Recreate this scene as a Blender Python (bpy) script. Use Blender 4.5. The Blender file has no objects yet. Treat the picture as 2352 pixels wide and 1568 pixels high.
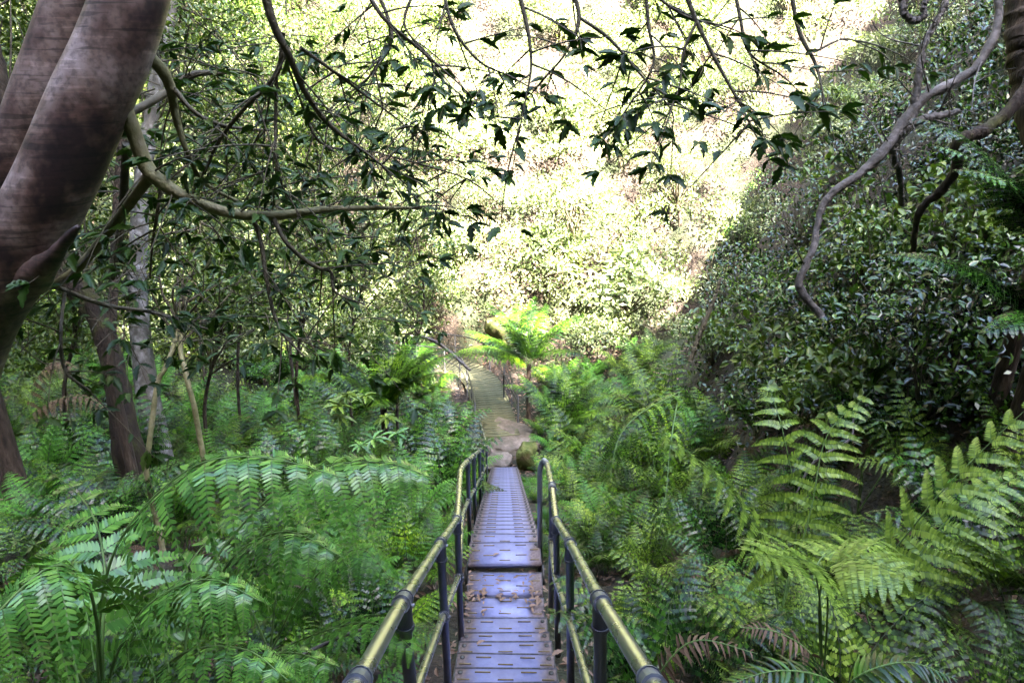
import bpy, math, random
import numpy as np
from mathutils import Vector, noise
PI = math.pi
rng = np.random.default_rng(7)
random.seed(7)
sc = bpy.context.scene
# ------------------------------------------------------------------ camera, sky, sun, exposure
PITCH = math.radians(22.0)
FPX = 1700.0                      # focal length in photo units of 2352 x 1568
cam_d = bpy.data.cameras.new('camera'); cam = bpy.data.objects.new('camera', cam_d)
sc.collection.objects.link(cam); sc.camera = cam
cam_d.sensor_width = 36.0; cam_d.lens = 36.0 * FPX / 2352.0
cam_d.clip_start = 0.05; cam_d.clip_end = 600
cam.location = (0, 0, 0); cam.rotation_euler = (PI / 2 - PITCH, 0, 0)
SUN_EL, SUN_AZ = math.radians(47.0), math.radians(22.0)      # from behind the viewer, a little to the right
S = Vector((math.cos(SUN_EL) * math.sin(SUN_AZ), -math.cos(SUN_EL) * math.cos(SUN_AZ), math.sin(SUN_EL)))
w = bpy.data.worlds.new('World'); sc.world = w; w.use_nodes = True
nt = w.node_tree; bg = nt.nodes['Background']
sky = nt.nodes.new('ShaderNodeTexSky'); sky.sky_type = 'NISHITA'; sky.sun_disc = False; sky.dust_density = 3.0; sky.ozone_density = 0.6
sky.sun_elevation = SUN_EL; sky.sun_rotation = math.atan2(S.x, S.y)
nt.links.new(sky.outputs['Color'], bg.inputs['Color']); bg.inputs['Strength'].default_value = 0.122
sl = bpy.data.lights.new('sun', 'SUN'); so = bpy.data.objects.new('sun', sl); sc.collection.objects.link(so)
sl.energy = 5.0; sl.angle = math.radians(0.53); sl.color = (1, 0.93, 0.8)
so.rotation_euler = S.to_track_quat('Z', 'Y').to_euler(); so.location = (5, -10, 30)
sc.view_settings.view_transform = 'Standard'; sc.view_settings.look = 'None'
sc.view_settings.exposure = 5.4; sc.view_settings.gamma = 1.0
sc.render.engine = 'CYCLES'
sc.cycles.max_bounces = 6; sc.cycles.diffuse_bounces = 2; sc.cycles.glossy_bounces = 3
sc.cycles.transmission_bounces = 3; sc.cycles.caustics_reflective = False; sc.cycles.caustics_refractive = False

# ------------------------------------------------------------------ geometry helpers
cp, sp = math.cos(PITCH), math.sin(PITCH)
def P(px, py, d):
    """photo point (2352 units) at depth d along the view axis -> world"""
    X = (px - 1176) / FPX * d; Y = (784 - py) / FPX * d
    return np.array([X, d * cp + Y * sp, -d * sp + Y * cp])
def sstep(a, b, x):
    t = np.clip((x - a) / (b - a), 0, 1); return t * t * (3 - 2 * t)
ZY = [-4, 0, 2, 3.95, 5.4, 6.3, 18.1, 19, 27, 60]; ZZ = [-1.6, -2.0, -3.2, -4.4, -5.25, -5.35, -11.6, -11.95, -12.1, -12.1]
def shade_ridge_h(x):  # added unseen ridge, notched to shape the sunlit patch
    return np.interp(x, [-60, -8, 0, 4, 8, 10.3, 11.8, 14, 16, 20, 25, 30, 60], [45, 42, 37, 34, 34, 32, 29.5, 28.5, 30, 31, 34, 44, 44])
def terrain(x, y):
    x = np.asarray(x, float); y = np.asarray(y, float)
    z = np.interp(y, ZY, ZZ)
    rs = np.interp(y, [0, 5, 9, 14, 18, 24, 30], [0.5, 0.5, 0.75, 1, 0.95, 0.25, 0.0])
    z = z + rs * np.interp(x, [1.2, 3, 4.5, 6.3, 9, 12, 20, 50], [0, 0.7, 4.0, 7.6, 10.5, 15, 29, 70])
    z = z + 0.45 * np.sin(x * 1.9 + y * .8) * np.sin(y * 1.5 - x * .6) * sstep(3.5, 6, x) * (1 - sstep(20, 26, y))
    z = z + np.interp(-x, [1.5, 8, 12, 20, 50], [0, 0.9, 2.5, 12, 55])
    st = 27 - 0.55 * np.clip(-x - 5, 0, 20) - 0.25 * np.clip(x - 6, 0, 20)
    z = z + np.minimum(np.clip(y - st, 0, 100) * 1.15 * sstep(-1, 4, y - st) + np.clip(y - 44, 0, 100) * .9, 75)
    back = np.clip(-4 - y, 0, 100) * 3.2 * sstep(0, 3, -4 - y)
    z = np.where(y < -4, np.minimum(z + back, np.maximum(shade_ridge_h(x), -1)), z)
    n = 0.22 * np.sin(x * 1.3 + 1.7 * np.sin(y * 0.7)) * np.sin(y * 1.1 + x * 0.4) + 0.1 * np.sin(x * 3.1 + y * 2.3) * np.sin(y * 3.7 - x)
    off = sstep(0.6, 2.0, np.abs(x + 0.012 * y)) 
    big = 1 + 2.0 * sstep(24, 32, y)
    return z + n * off * big
def hit(px, py, dmin=1.5, dmax=70):
    ds = np.arange(dmin, dmax, 0.1)
    o = P(px, py, 1.0)
    pts = o[None] * ds[:, None]
    k = np.nonzero(pts[:, 2] < terrain(pts[:, 0], pts[:, 1]))[0]
    return pts[k[0]] if len(k) else None
def onplane(px, py, z):
    o = P(px, py, 1.0); return o * (z / o[2])
def unit(v):
    v = np.asarray(v, float); return v / np.maximum(np.linalg.norm(v, axis=-1, keepdims=True), 1e-9)

class MB:
    """collects quads; builds ONE mesh object"""
    def __init__(s): s.V = []; s.F = []; s.M = []; s.n = 0
    def add(s, V, F, m=0):
        V = np.asarray(V, float).reshape(-1, 3); F = np.asarray(F, np.int64).reshape(-1, 4)
        s.V.append(V); s.F.append(F + s.n); s.M.append(np.full(len(F), m)); s.n += len(V); return s
    def tube(s, pts, r, n=8, m=0, cap=True, wob=0.0):
        pts = np.asarray(pts, float); k = len(pts); r = np.broadcast_to(np.asarray(r, float), (k,))
        T = unit(np.gradient(pts, axis=0)); ref = np.array([0, 0, 1.0]) if abs(T[0][2]) < .9 else np.array([1.0, 0, 0])
        A = []; a = unit(np.cross(T[0], ref))
        for i in range(k):
            a = unit(a - T[i] * np.dot(a, T[i])); A.append(a)
        A = np.array(A); B = np.cross(T, A)
        th = np.arange(n) * 2 * PI / n
        rr = r[:, None] * (1 + wob * rng.standard_normal((k, n)))
        V = pts[:, None] + rr[..., None] * (np.cos(th)[None, :, None] * A[:, None] + np.sin(th)[None, :, None] * B[:, None])
        i, j = np.meshgrid(np.arange(k - 1), np.arange(n), indexing='ij'); j2 = (j + 1) % n
        F = np.stack([i * n + j, i * n + j2, (i + 1) * n + j2, (i + 1) * n + j], -1).reshape(-1, 4)
        V = V.reshape(-1, 3); s.add(V, F, m)
        if cap and n % 2 == 0:
            for base in (0, (k - 1) * n):
                for q in range(n // 2 - 1):
                    f = [base + q, base + q + 1, base + n - 2 - q, base + n - 1 - q]
                    s.F.append(np.array([f]) + s.n - len(V)); s.M.append(np.array([m]))
        return s
    def box(s, c, size, m=0, R=None):
        x, y, z = np.array(size) / 2
        V = np.array([[-x, -y, -z], [x, -y, -z], [x, y, -z], [-x, y, -z], [-x, -y, z], [x, -y, z], [x, y, z], [-x, y, z]])
        if R is not None: V = V @ np.asarray(R).T
        return s.add(V + np.array(c), [[3, 2, 1, 0], [4, 5, 6, 7], [0, 1, 5, 4], [1, 2, 6, 5], [2, 3, 7, 6], [3, 0, 4, 7]], m)
    def scatter(s, tV, tF, pos, R, m=0):
        """copies of a small template: pos (n,3), R (n,3,3) columns = scaled axes"""
        n = len(pos)
        if n == 0: return s
        V = np.einsum('nij,kj->nki', R, tV) + pos[:, None]
        F = tF[None] + (np.arange(n) * len(tV))[:, None, None]
        return s.add(V.reshape(-1, 3), F.reshape(-1, 4), m)
    def mesh(s, name, mats, smooth=False):
        V = np.concatenate(s.V); F = np.concatenate(s.F); M = np.concatenate(s.M)
        me = bpy.data.meshes.new(name)
        me.vertices.add(len(V)); me.vertices.foreach_set('co', V.astype(np.float32).ravel())
        me.loops.add(F.size); me.loops.foreach_set('vertex_index', F.astype(np.int32).ravel())
        me.polygons.add(len(F)); me.polygons.foreach_set('loop_start', (np.arange(len(F)) * 4).astype(np.int32))
        me.polygons.foreach_set('material_index', M.astype(np.int32))
        me.update(calc_edges=True)
        if smooth: me.polygons.foreach_set('use_smooth', np.ones(len(F), bool))
        for m_ in (mats if isinstance(mats, (list, tuple)) else [mats]): me.materials.append(m_)
        return me
    def build(s, name, mats, parent=None, smooth=False):
        o = bpy.data.objects.new(name, s.mesh(name, mats, smooth)); sc.collection.objects.link(o)
        if parent: o.parent = parent
        return o
def tag(o, label=None, cat=None, group=None, kind=None):
    if label: o['label'] = label
    if cat: o['category'] = cat
    if group: o['group'] = group
    if kind: o['kind'] = kind
    return o
def empty(name, loc=(0, 0, 0)):
    o = bpy.data.objects.new(name, None); sc.collection.objects.link(o); o.location = [float(v) for v in loc]; o.empty_display_size = .1
    return o
def spline(pts, n=24):
    """Catmull-Rom through points (any dimension)"""
    p = np.asarray(pts, float); p = np.vstack([2 * p[0] - p[1], p, 2 * p[-1] - p[-2]]); out = []
    k = len(p) - 3
    for t in np.linspace(0, k, n):
        i = min(int(t), k - 1); u = t - i; a, b, c, d = p[i:i + 4]
        out.append(.5 * ((2 * b) + (-a + c) * u + (2 * a - 5 * b + 4 * c - d) * u * u + (-a + 3 * b - 3 * c + d) * u ** 3))
    return np.array(out)
def frames(d, up, size, wid):
    """leaf frames: length axis d, flat normal near up"""
    d = unit(d); x = unit(np.cross(d, up)); z = np.cross(x, d)
    return np.stack([x * (size * wid)[:, None], d * size[:, None], z * size[:, None]], -1)
def px_tube(data, n=30, sides=16, wob=0):
    a = spline([np.concatenate([P(x, y, d), [r / FPX * d]]) for x, y, d, r in data], n); return a[:, :3], np.maximum(a[:, 3], .001)
def rdir(n): return unit(rng.standard_normal((n, 3)))

# leaf templates: y from 0 to 1, x half width about 1
FAR_V = np.array([[0, 0, 0], [.5, .45, .06], [0, 1, -.05], [-.5, .45, .06]]); FAR_F = np.array([[0, 1, 2, 3]])
def near_leaf(st=7, serr=.0, bend=.08):
    ys = np.linspace(0, 1, st + 1); wd = np.sin(PI * np.clip(ys, 0, 1) ** .85) ** .8 * .5; wd[0] = .03; wd[-1] = .01
    V = []; F = []
    for i, (y, q) in enumerate(zip(ys, wd)):
        q2 = q * (1 + serr * (1 if i % 2 else -1)); zc = -bend * y * y
        V += [[0, y, zc], [q2, y - .02 + .03 * serr, zc + q * .28], [-q2, y, zc + q * .28]]
    for i in range(st):
        a = 3 * i; F += [[a, a + 1, a + 4, a + 3], [a + 2, a, a + 3, a + 5]]
    return np.array(V), np.array(F)
NL_V, NL_F = near_leaf(8, .24)
ML_V, ML_F = near_leaf(3, 0)
PIN_V = np.array([[0, 0, 0], [.5, .12, 0], [.42, .7, 0], [0, 1, 0], [-.42, .7, 0], [-.5, .12, 0]]); PIN_F = np.array([[0, 1, 2, 3], [0, 3, 4, 5]])

# ------------------------------------------------------------------ materials
def mat(name):
    m = bpy.data.materials.new(name); m.use_nodes = True; return m, m.node_tree, m.node_tree.nodes['Principled BSDF']
def N(nt, t, **kw):
    n = nt.nodes.new(t)
    for k, v in kw.items(): setattr(n, k, v)
    return n
def ramp(nt, stops, fac):
    r = N(nt, 'ShaderNodeValToRGB'); e = r.color_ramp.elements
    while len(e) < len(stops): e.new(.5)
    for q, (p, c) in zip(e, stops): q.position = p; q.color = (*c, 1)
    nt.links.new(fac, r.inputs[0]); return r.outputs[0]
def leaf_mat(name, cols, rough=.42, trans=.3, tint=(1.3, 1.5, .5), spec=.5, nscale=.6, kr=.62, kn=.55, k0=-.1):
    m, nt, b = mat(name); L = nt.links
    g = N(nt, 'ShaderNodeNewGeometry'); tc = N(nt, 'ShaderNodeTexCoord')
    no = N(nt, 'ShaderNodeTexNoise'); no.inputs['Scale'].default_value = nscale; no.inputs['Detail'].default_value = 2
    L.new(g.outputs['Position'], no.inputs['Vector'])
    ad = N(nt, 'ShaderNodeMath', operation='MULTIPLY_ADD'); ad.inputs[1].default_value = kr; ad.inputs[2].default_value = k0
    L.new(g.outputs['Random Per Island'], ad.inputs[0])
    a2 = N(nt, 'ShaderNodeMath', operation='MULTIPLY_ADD'); a2.inputs[1].default_value = kn; L.new(no.outputs[0], a2.inputs[0]); L.new(ad.outputs[0], a2.inputs[2])
    k = len(cols); c = ramp(nt, [(i / max(1, k - 1), col) for i, col in enumerate(cols)], a2.outputs[0])
    L.new(c, b.inputs['Base Color']); b.inputs['Roughness'].default_value = rough
    b.inputs['Specular IOR Level'].default_value = spec
    tr = N(nt, 'ShaderNodeBsdfTranslucent'); mx = N(nt, 'ShaderNodeMix', data_type='RGBA', blend_type='MULTIPLY'); mx.inputs[0].default_value = 1
    L.new(c, mx.inputs[6]); mx.inputs[7].default_value = (*tint, 1); L.new(mx.outputs[2], tr.inputs['Color'])
    ms = N(nt, 'ShaderNodeMixShader'); ms.inputs[0].default_value = trans
    L.new(b.outputs[0], ms.inputs[1]); L.new(tr.outputs[0], ms.inputs[2]); L.new(ms.outputs[0], nt.nodes['Material Output'].inputs[0])
    return m
def noise_mat(name, cols, scale=4, rough=.8, bump=.4, bscale=None, metal=0, stretch=None, detail=6, spec=.3):
    m, nt, b = mat(name); L = nt.links; g = N(nt, 'ShaderNodeTexCoord'); v = g.outputs['Object']
    if stretch:
        mp = N(nt, 'ShaderNodeMapping'); mp.inputs['Scale'].default_value = stretch; L.new(v, mp.inputs[0]); v = mp.outputs[0]
    no = N(nt, 'ShaderNodeTexNoise'); no.inputs['Scale'].default_value = scale; no.inputs['Detail'].default_value = detail; no.inputs['Roughness'].default_value = .65
    L.new(v, no.inputs['Vector']); k = len(cols)
    L.new(ramp(nt, [(.28 + .44 * i / max(1, k - 1), c) for i, c in enumerate(cols)], no.outputs[0]), b.inputs['Base Color'])
    b.inputs['Roughness'].default_value = rough; b.inputs['Metallic'].default_value = metal; b.inputs['Specular IOR Level'].default_value = spec
    if bump:
        n2 = N(nt, 'ShaderNodeTexNoise'); n2.inputs['Scale'].default_value = bscale or scale * 4; n2.inputs['Detail'].default_value = 6; L.new(v, n2.inputs['Vector'])
        bp = N(nt, 'ShaderNodeBump'); bp.inputs['Strength'].default_value = bump; bp.inputs['Distance'].default_value = .03
        L.new(n2.outputs[0], bp.inputs['Height']); L.new(bp.outputs[0], b.inputs['Normal'])
    return m
M = {}
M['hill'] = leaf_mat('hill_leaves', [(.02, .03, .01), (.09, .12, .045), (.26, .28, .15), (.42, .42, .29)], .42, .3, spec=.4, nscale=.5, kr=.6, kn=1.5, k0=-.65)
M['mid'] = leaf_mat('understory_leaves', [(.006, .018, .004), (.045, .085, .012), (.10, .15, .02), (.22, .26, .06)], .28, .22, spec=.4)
M['bank'] = leaf_mat('bank_leaves', [(.002, .006, .001), (.012, .032, .005), (.055, .115, .016), (.15, .22, .04)], .24, .16, spec=.5, nscale=1.2, kr=.7, kn=1.3, k0=-.6)  # near-black noise patches put shade gaps into the bank leaf colour
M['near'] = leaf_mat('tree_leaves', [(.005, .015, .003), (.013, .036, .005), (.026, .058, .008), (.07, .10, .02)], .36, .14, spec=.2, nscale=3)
M['fern'] = leaf_mat('fern_leaf', [(.003, .010, .001), (.014, .045, .003), (.075, .16, .007), (.21, .31, .02)], .3, .12, spec=.16, nscale=1.8, kr=.6, kn=1.7, k0=-.78)  # noise darkens whole fern patches, standing in for deep shade between fronds
M['fern2'] = leaf_mat('olive_fern_leaf', [(.004, .010, .002), (.025, .055, .006), (.12, .19, .018), (.28, .35, .06)], .32, .12, spec=.16, nscale=1.8, kr=.6, kn=1.7, k0=-.78)
M['fernb'] = leaf_mat('blue_green_fern_leaf', [(.003, .012, .002), (.012, .04, .005), (.045, .125, .013), (.11, .24, .025)], .25, .10, spec=.3, nscale=1.8, kr=.6, kn=1.7, k0=-.78)
M['fernh'] = leaf_mat('large_fern_leaf', [(.02, .065, .010), (.045, .13, .020), (.09, .21, .030), (.16, .29, .045)], .27, .10, spec=.45, nscale=2)
M['fernt'] = leaf_mat('tall_fern_leaf', [(.03, .06, .008), (.075, .13, .014), (.14, .21, .025), (.24, .30, .06)], .32, .14, spec=.3, nscale=2)
M['fernlit'] = leaf_mat('bright_fern_leaf', [(.01, .05, .005), (.05, .15, .015), (.12, .28, .03)], .4, .2, spec=.2, nscale=1.8, kn=1.3, k0=-.5)
M['dry'] = leaf_mat('dry_frond', [(.03, .016, .010), (.085, .05, .03), (.17, .11, .075)], .7, .15, (1, .8, .5), spec=.2)
M['litter'] = leaf_mat('litter_leaf', [(.05, .028, .018), (.12, .07, .045), (.22, .14, .10), (.32, .23, .18)], .6, .1, (1, .8, .5), spec=.3, nscale=5)
M['stem'] = noise_mat('fern_stem', [(.01, .012, .008), (.03, .05, .012)], 8, .5, 0)
M['stemg'] = noise_mat('green_stem', [(.04, .09, .02), (.1, .16, .04)], 8, .5, 0)
M['twig'] = noise_mat('twig_bark', [(.035, .028, .018), (.09, .075, .045)], 12, .7, .3)
M['branch'] = noise_mat('branch_bark', [(.06, .055, .02), (.14, .13, .06), (.22, .18, .12)], 9, .65, .4, 30)
M['vine'] = noise_mat('pale_vine_bark', [(.018, .015, .013), (.06, .052, .05), (.15, .135, .14)], 6, .7, .6, 25)
M['bark'] = noise_mat('rough_bark', [(.008, .005, .004), (.03, .02, .014), (.07, .05, .035)], 5, .9, .9, 14, stretch=(3, 3, .7))
M['mossbark'] = noise_mat('mossy_bark', [(.008, .005, .004), (.022, .014, .010), (.05, .06, .012)], 3, .9, .9, 16, stretch=(2, 2, .8))
M['palebark'] = noise_mat('lichen_bark', [(.06, .05, .045), (.14, .13, .12), (.4, .38, .4)], 4, .85, .6, 14, stretch=(1.5, 1.5, 1))
M['rock'] = noise_mat('rock', [(.03, .03, .02), (.09, .07, .055), (.19, .15, .13)], 2.5, .85, .8, 12)
M['mossrock'] = noise_mat('moss_rock', [(.03, .05, .01), (.08, .09, .02), (.14, .10, .06)], 3, .95, .9, 16)
M['timber'] = noise_mat('weathered_timber', [(.03, .032, .016), (.08, .078, .04), (.15, .135, .08)], 3, .8, .4, 20, stretch=(1, 6, 1))
M['post_dark'] = noise_mat('dark_steel', [(.03, .03, .035), (.07, .065, .06)], 10, .5, .1, metal=.6)
def ground_mat():
    m, nt, b = mat('forest_floor'); L = nt.links; g = N(nt, 'ShaderNodeNewGeometry')
    n1 = N(nt, 'ShaderNodeTexNoise'); n1.inputs['Scale'].default_value = .7; n1.inputs['Detail'].default_value = 5
    vo = N(nt, 'ShaderNodeTexVoronoi'); vo.inputs['Scale'].default_value = 14
    n2 = N(nt, 'ShaderNodeTexNoise'); n2.inputs['Scale'].default_value = 20; n2.inputs['Detail'].default_value = 5
    for q in (n1, vo, n2): L.new(g.outputs['Position'], q.inputs['Vector'])
    c1 = ramp(nt, [(.3, (.004, .003, .002)), (.55, (.022, .013, .008)), (.8, (.08, .05, .034))], n2.outputs[0])
    c2 = ramp(nt, [(.0, (.006, .004, .003)), (.5, (.022, .014, .010)), (1, (.08, .054, .038))], vo.outputs['Color'])
    c3 = ramp(nt, [(.35, (.006, .009, .003)), (.7, (.035, .045, .012))], n2.outputs[0])
    mx = N(nt, 'ShaderNodeMix', data_type='RGBA'); mx.inputs[0].default_value = .5; L.new(c1, mx.inputs[6]); L.new(c2, mx.inputs[7])
    f = ramp(nt, [(.45, (0, 0, 0)), (.6, (1, 1, 1))], n1.outputs[0])
    m2 = N(nt, 'ShaderNodeMix', data_type='RGBA'); L.new(f, m2.inputs[0]); L.new(mx.outputs[2], m2.inputs[6]); L.new(c3, m2.inputs[7])
    L.new(m2.outputs[2], b.inputs['Base Color']); b.inputs['Roughness'].default_value = .95
    bp = N(nt, 'ShaderNodeBump'); bp.inputs['Distance'].default_value = .06; L.new(n2.outputs[0], bp.inputs['Height']); L.new(bp.outputs[0], b.inputs['Normal'])
    return m
M['ground'] = ground_mat()
def steel_mat():
    m, nt, b = mat('galvanised_pipe'); L = nt.links; g = N(nt, 'ShaderNodeTexCoord')
    n = N(nt, 'ShaderNodeTexNoise'); n.inputs['Scale'].default_value = 7; n.inputs['Detail'].default_value = 9; L.new(g.outputs['Object'], n.inputs[0])
    L.new(ramp(nt, [(.3, (.34, .33, .31)), (.75, (.44, .43, .40))], n.outputs[0]), b.inputs['Base Color'])
    L.new(ramp(nt, [(.3, (.24,) * 3), (.7, (.32,) * 3)], n.outputs[0]), b.inputs['Roughness']); b.inputs['Metallic'].default_value = .92
    return m
M['steel'] = steel_mat()
M['post'] = noise_mat('grey_post_steel', [(.14, .15, .21), (.22, .23, .30), (.29, .31, .38)], 6, .42, .1, metal=.6, stretch=(1, 1, .4))
def tread_mat():
    m, nt, b = mat('stair_tread_steel'); L = nt.links; g = N(nt, 'ShaderNodeTexCoord')
    sx = N(nt, 'ShaderNodeSeparateXYZ'); L.new(g.outputs['Object'], sx.inputs[0])
    ab = N(nt, 'ShaderNodeMath', operation='ABSOLUTE'); L.new(sx.outputs[0], ab.inputs[0])
    n = N(nt, 'ShaderNodeTexNoise'); n.inputs['Scale'].default_value = 5; n.inputs['Detail'].default_value = 7; n.inputs['Roughness'].default_value = .7
    L.new(g.outputs['Object'], n.inputs[0])
    ad = N(nt, 'ShaderNodeMath', operation='MULTIPLY_ADD'); L.new(n.outputs[0], ad.inputs[0]); ad.inputs[1].default_value = .30; L.new(ab.outputs[0], ad.inputs[2])
    dirt = ramp(nt, [(.37, (0, 0, 0)), (.47, (1, 1, 1))], ad.outputs[0])
    n3 = N(nt, 'ShaderNodeTexNoise'); n3.inputs['Scale'].default_value = 40; n3.inputs['Detail'].default_value = 4; L.new(g.outputs['Object'], n3.inputs[0])
    c1 = ramp(nt, [(.3, (.12, .125, .25)), (.7, (.22, .235, .42))], n.outputs[0]); c2 = ramp(nt, [(.3, (.07, .05, .05)), (.7, (.2, .15, .15))], n3.outputs[0])  # blue sky reflection is put into the steel base colour
    mx = N(nt, 'ShaderNodeMix', data_type='RGBA'); L.new(dirt, mx.inputs[0]); L.new(c1, mx.inputs[6]); L.new(c2, mx.inputs[7]); L.new(mx.outputs[2], b.inputs['Base Color'])
    mt = N(nt, 'ShaderNodeMath', operation='MULTIPLY_ADD'); mt.inputs[1].default_value = -.25; mt.inputs[2].default_value = .3; L.new(dirt, mt.inputs[0]); L.new(mt.outputs[0], b.inputs['Metallic'])
    b.inputs['Roughness'].default_value = .58
    bp = N(nt, 'ShaderNodeBump'); bp.inputs['Strength'].default_value = .15; bp.inputs['Distance'].default_value = .01; L.new(n3.outputs[0], bp.inputs['Height']); L.new(bp.outputs[0], b.inputs['Normal'])
    return m
M['tread'] = tread_mat()
M['rust'] = noise_mat('worn_slit_edge', [(.10, .07, .03), (.2, .15, .07)], 30, .6, 0, metal=.3)
M['edge_shade_grime'] = noise_mat('tread_edge_shade_and_grime', [(.02, .02, .025), (.06, .055, .06), (.14, .13, .17)], 18, .7, 0)
def smooth_bark():
    m, nt, b = mat('smooth_banded_bark'); L = nt.links; g = N(nt, 'ShaderNodeTexCoord')
    n = N(nt, 'ShaderNodeTexNoise'); n.inputs['Scale'].default_value = 4.2; n.inputs['Detail'].default_value = 4; n.inputs['Roughness'].default_value = .6; L.new(g.outputs['Object'], n.inputs[0])
    mp = N(nt, 'ShaderNodeMapping'); mp.inputs['Rotation'].default_value = (0, math.radians(-28), 0); mp.inputs['Scale'].default_value = (1.5, 1.5, 22); L.new(g.outputs['Object'], mp.inputs[0])
    n2 = N(nt, 'ShaderNodeTexNoise'); n2.inputs['Scale'].default_value = 2.2; n2.inputs['Detail'].default_value = 5; L.new(mp.outputs[0], n2.inputs[0])
    n3 = N(nt, 'ShaderNodeTexNoise'); n3.inputs['Scale'].default_value = 55; n3.inputs['Detail'].default_value = 3; L.new(g.outputs['Object'], n3.inputs[0])
    c = ramp(nt, [(.40, (.018, .008, .008)), (.475, (.075, .042, .034)), (.56, (.16, .11, .095)), (.68, (.30, .235, .23))], n.outputs[0])
    l = ramp(nt, [(.38, (.45,) * 3), (.42, (1,) * 3), (.58, (1,) * 3), (.61, (1.4,) * 3)], n2.outputs[0])
    l3 = ramp(nt, [(.35, (.6,) * 3), (.55, (1.1,) * 3)], n3.outputs[0])
    mx = N(nt, 'ShaderNodeMix', data_type='RGBA', blend_type='MULTIPLY'); mx.inputs[0].default_value = 1; L.new(c, mx.inputs[6]); L.new(l, mx.inputs[7])
    m2 = N(nt, 'ShaderNodeMix', data_type='RGBA', blend_type='MULTIPLY'); m2.inputs[0].default_value = 1; L.new(mx.outputs[2], m2.inputs[6]); L.new(l3, m2.inputs[7])
    L.new(m2.outputs[2], b.inputs['Base Color']); b.inputs['Roughness'].default_value = .55
    bp = N(nt, 'ShaderNodeBump'); bp.inputs['Strength'].default_value = .22; bp.inputs['Distance'].default_value = .006
    a = N(nt, 'ShaderNodeMath', operation='ADD'); L.new(n2.outputs[0], a.inputs[0]); L.new(n3.outputs[0], a.inputs[1]); L.new(a.outputs[0], bp.inputs['Height']); L.new(bp.outputs[0], b.inputs['Normal'])
    return m
M['smooth'] = smooth_bark()

# ------------------------------------------------------------------ the ground: gully, far hillside, right bank, unseen ridge added behind the viewer for shade
def build_ground():
    xs = np.concatenate([np.arange(-60, -14, 1.5), np.arange(-14, 14, .22), np.arange(14, 61, 1.5)])
    ys = np.concatenate([np.arange(-40, -4, 1.2), np.arange(-4, 40, .25), np.arange(40, 76, 1.5)])
    X, Y = np.meshgrid(xs, ys, indexing='ij'); Z = terrain(X, Y)
    Z += .05 * rng.standard_normal(Z.shape) * (np.abs(X) > .7)
    V = np.stack([X, Y, Z], -1).reshape(-1, 3); nx, ny = X.shape
    i, j = np.meshgrid(np.arange(nx - 1), np.arange(ny - 1), indexing='ij')
    F = np.stack([i * ny + j, (i + 1) * ny + j, (i + 1) * ny + j + 1, i * ny + j + 1], -1).reshape(-1, 4)
    o = MB().add(V, F).build('ground', M['ground'], smooth=True); tag(o, 'leaf strewn forest floor and steep gully sides', None, None, 'structure')
build_ground()
def tnormal(x, y, e=.3):
    gx = (terrain(x + e, y) - terrain(x - e, y)) / (2 * e); gy = (terrain(x, y + e) - terrain(x, y - e)) / (2 * e)
    return unit(np.stack([-gx, -gy, np.ones_like(gx)], -1))

# ------------------------------------------------------------------ leaf clouds
def clumps(mb, centres, radii, per_m2, size, wid=.42, flat=.5, tpl=(FAR_V, FAR_F), m=0, lo=-.35, droop=.25):
    for c, r in zip(centres, radii):
        n = int(per_m2 * 4 * r * r * 2)
        d = rdir(n); d[:, 2] = np.where(d[:, 2] < lo, -d[:, 2], d[:, 2])
        rr = r * (rng.random(n) ** .35); pos = c + d * rr[:, None] * np.array([1, 1, .8])
        sz = size * rng.uniform(.6, 1.35, n)
        up = unit(d * .45 + np.array([0, 0, flat]) + .45 * rng.standard_normal((n, 3)))
        ld = unit(rdir(n) * .8 + d * .5 + np.array([0, 0, -droop]))
        mb.scatter(*tpl, pos, frames(ld, up, sz, np.full(n, wid)), m)
def build_hill():
    mb = MB(); n = 950; cs = []; rs = []
    while len(cs) < n:
        px, py = rng.uniform(-100, 2400), rng.uniform(-120, 900)
        h = hit(px, py, 8)
        if h is None: continue
        if h[1] < 25.5 - .5 * max(0, -h[0] - 5) or (abs(h[0] + .9) < 1.7 and h[1] < 28.6) : continue
        if h[0] > 3 and h[1] < 25: continue
        nn = tnormal(h[0], h[1]); r = .35 + 1.1 * rng.random() ** 1.6
        cs.append(h + nn * rng.uniform(0, 1.5) + np.array([0, 0, .3])); rs.append(r)
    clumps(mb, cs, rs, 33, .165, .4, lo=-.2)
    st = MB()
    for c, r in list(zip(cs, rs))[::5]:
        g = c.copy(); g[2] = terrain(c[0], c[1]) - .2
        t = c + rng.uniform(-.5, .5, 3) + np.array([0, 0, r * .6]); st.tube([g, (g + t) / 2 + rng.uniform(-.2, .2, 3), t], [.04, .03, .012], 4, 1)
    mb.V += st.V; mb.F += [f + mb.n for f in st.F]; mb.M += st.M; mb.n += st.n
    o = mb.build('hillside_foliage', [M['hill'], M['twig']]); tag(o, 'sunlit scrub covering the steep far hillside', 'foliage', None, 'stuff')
build_hill()

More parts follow.
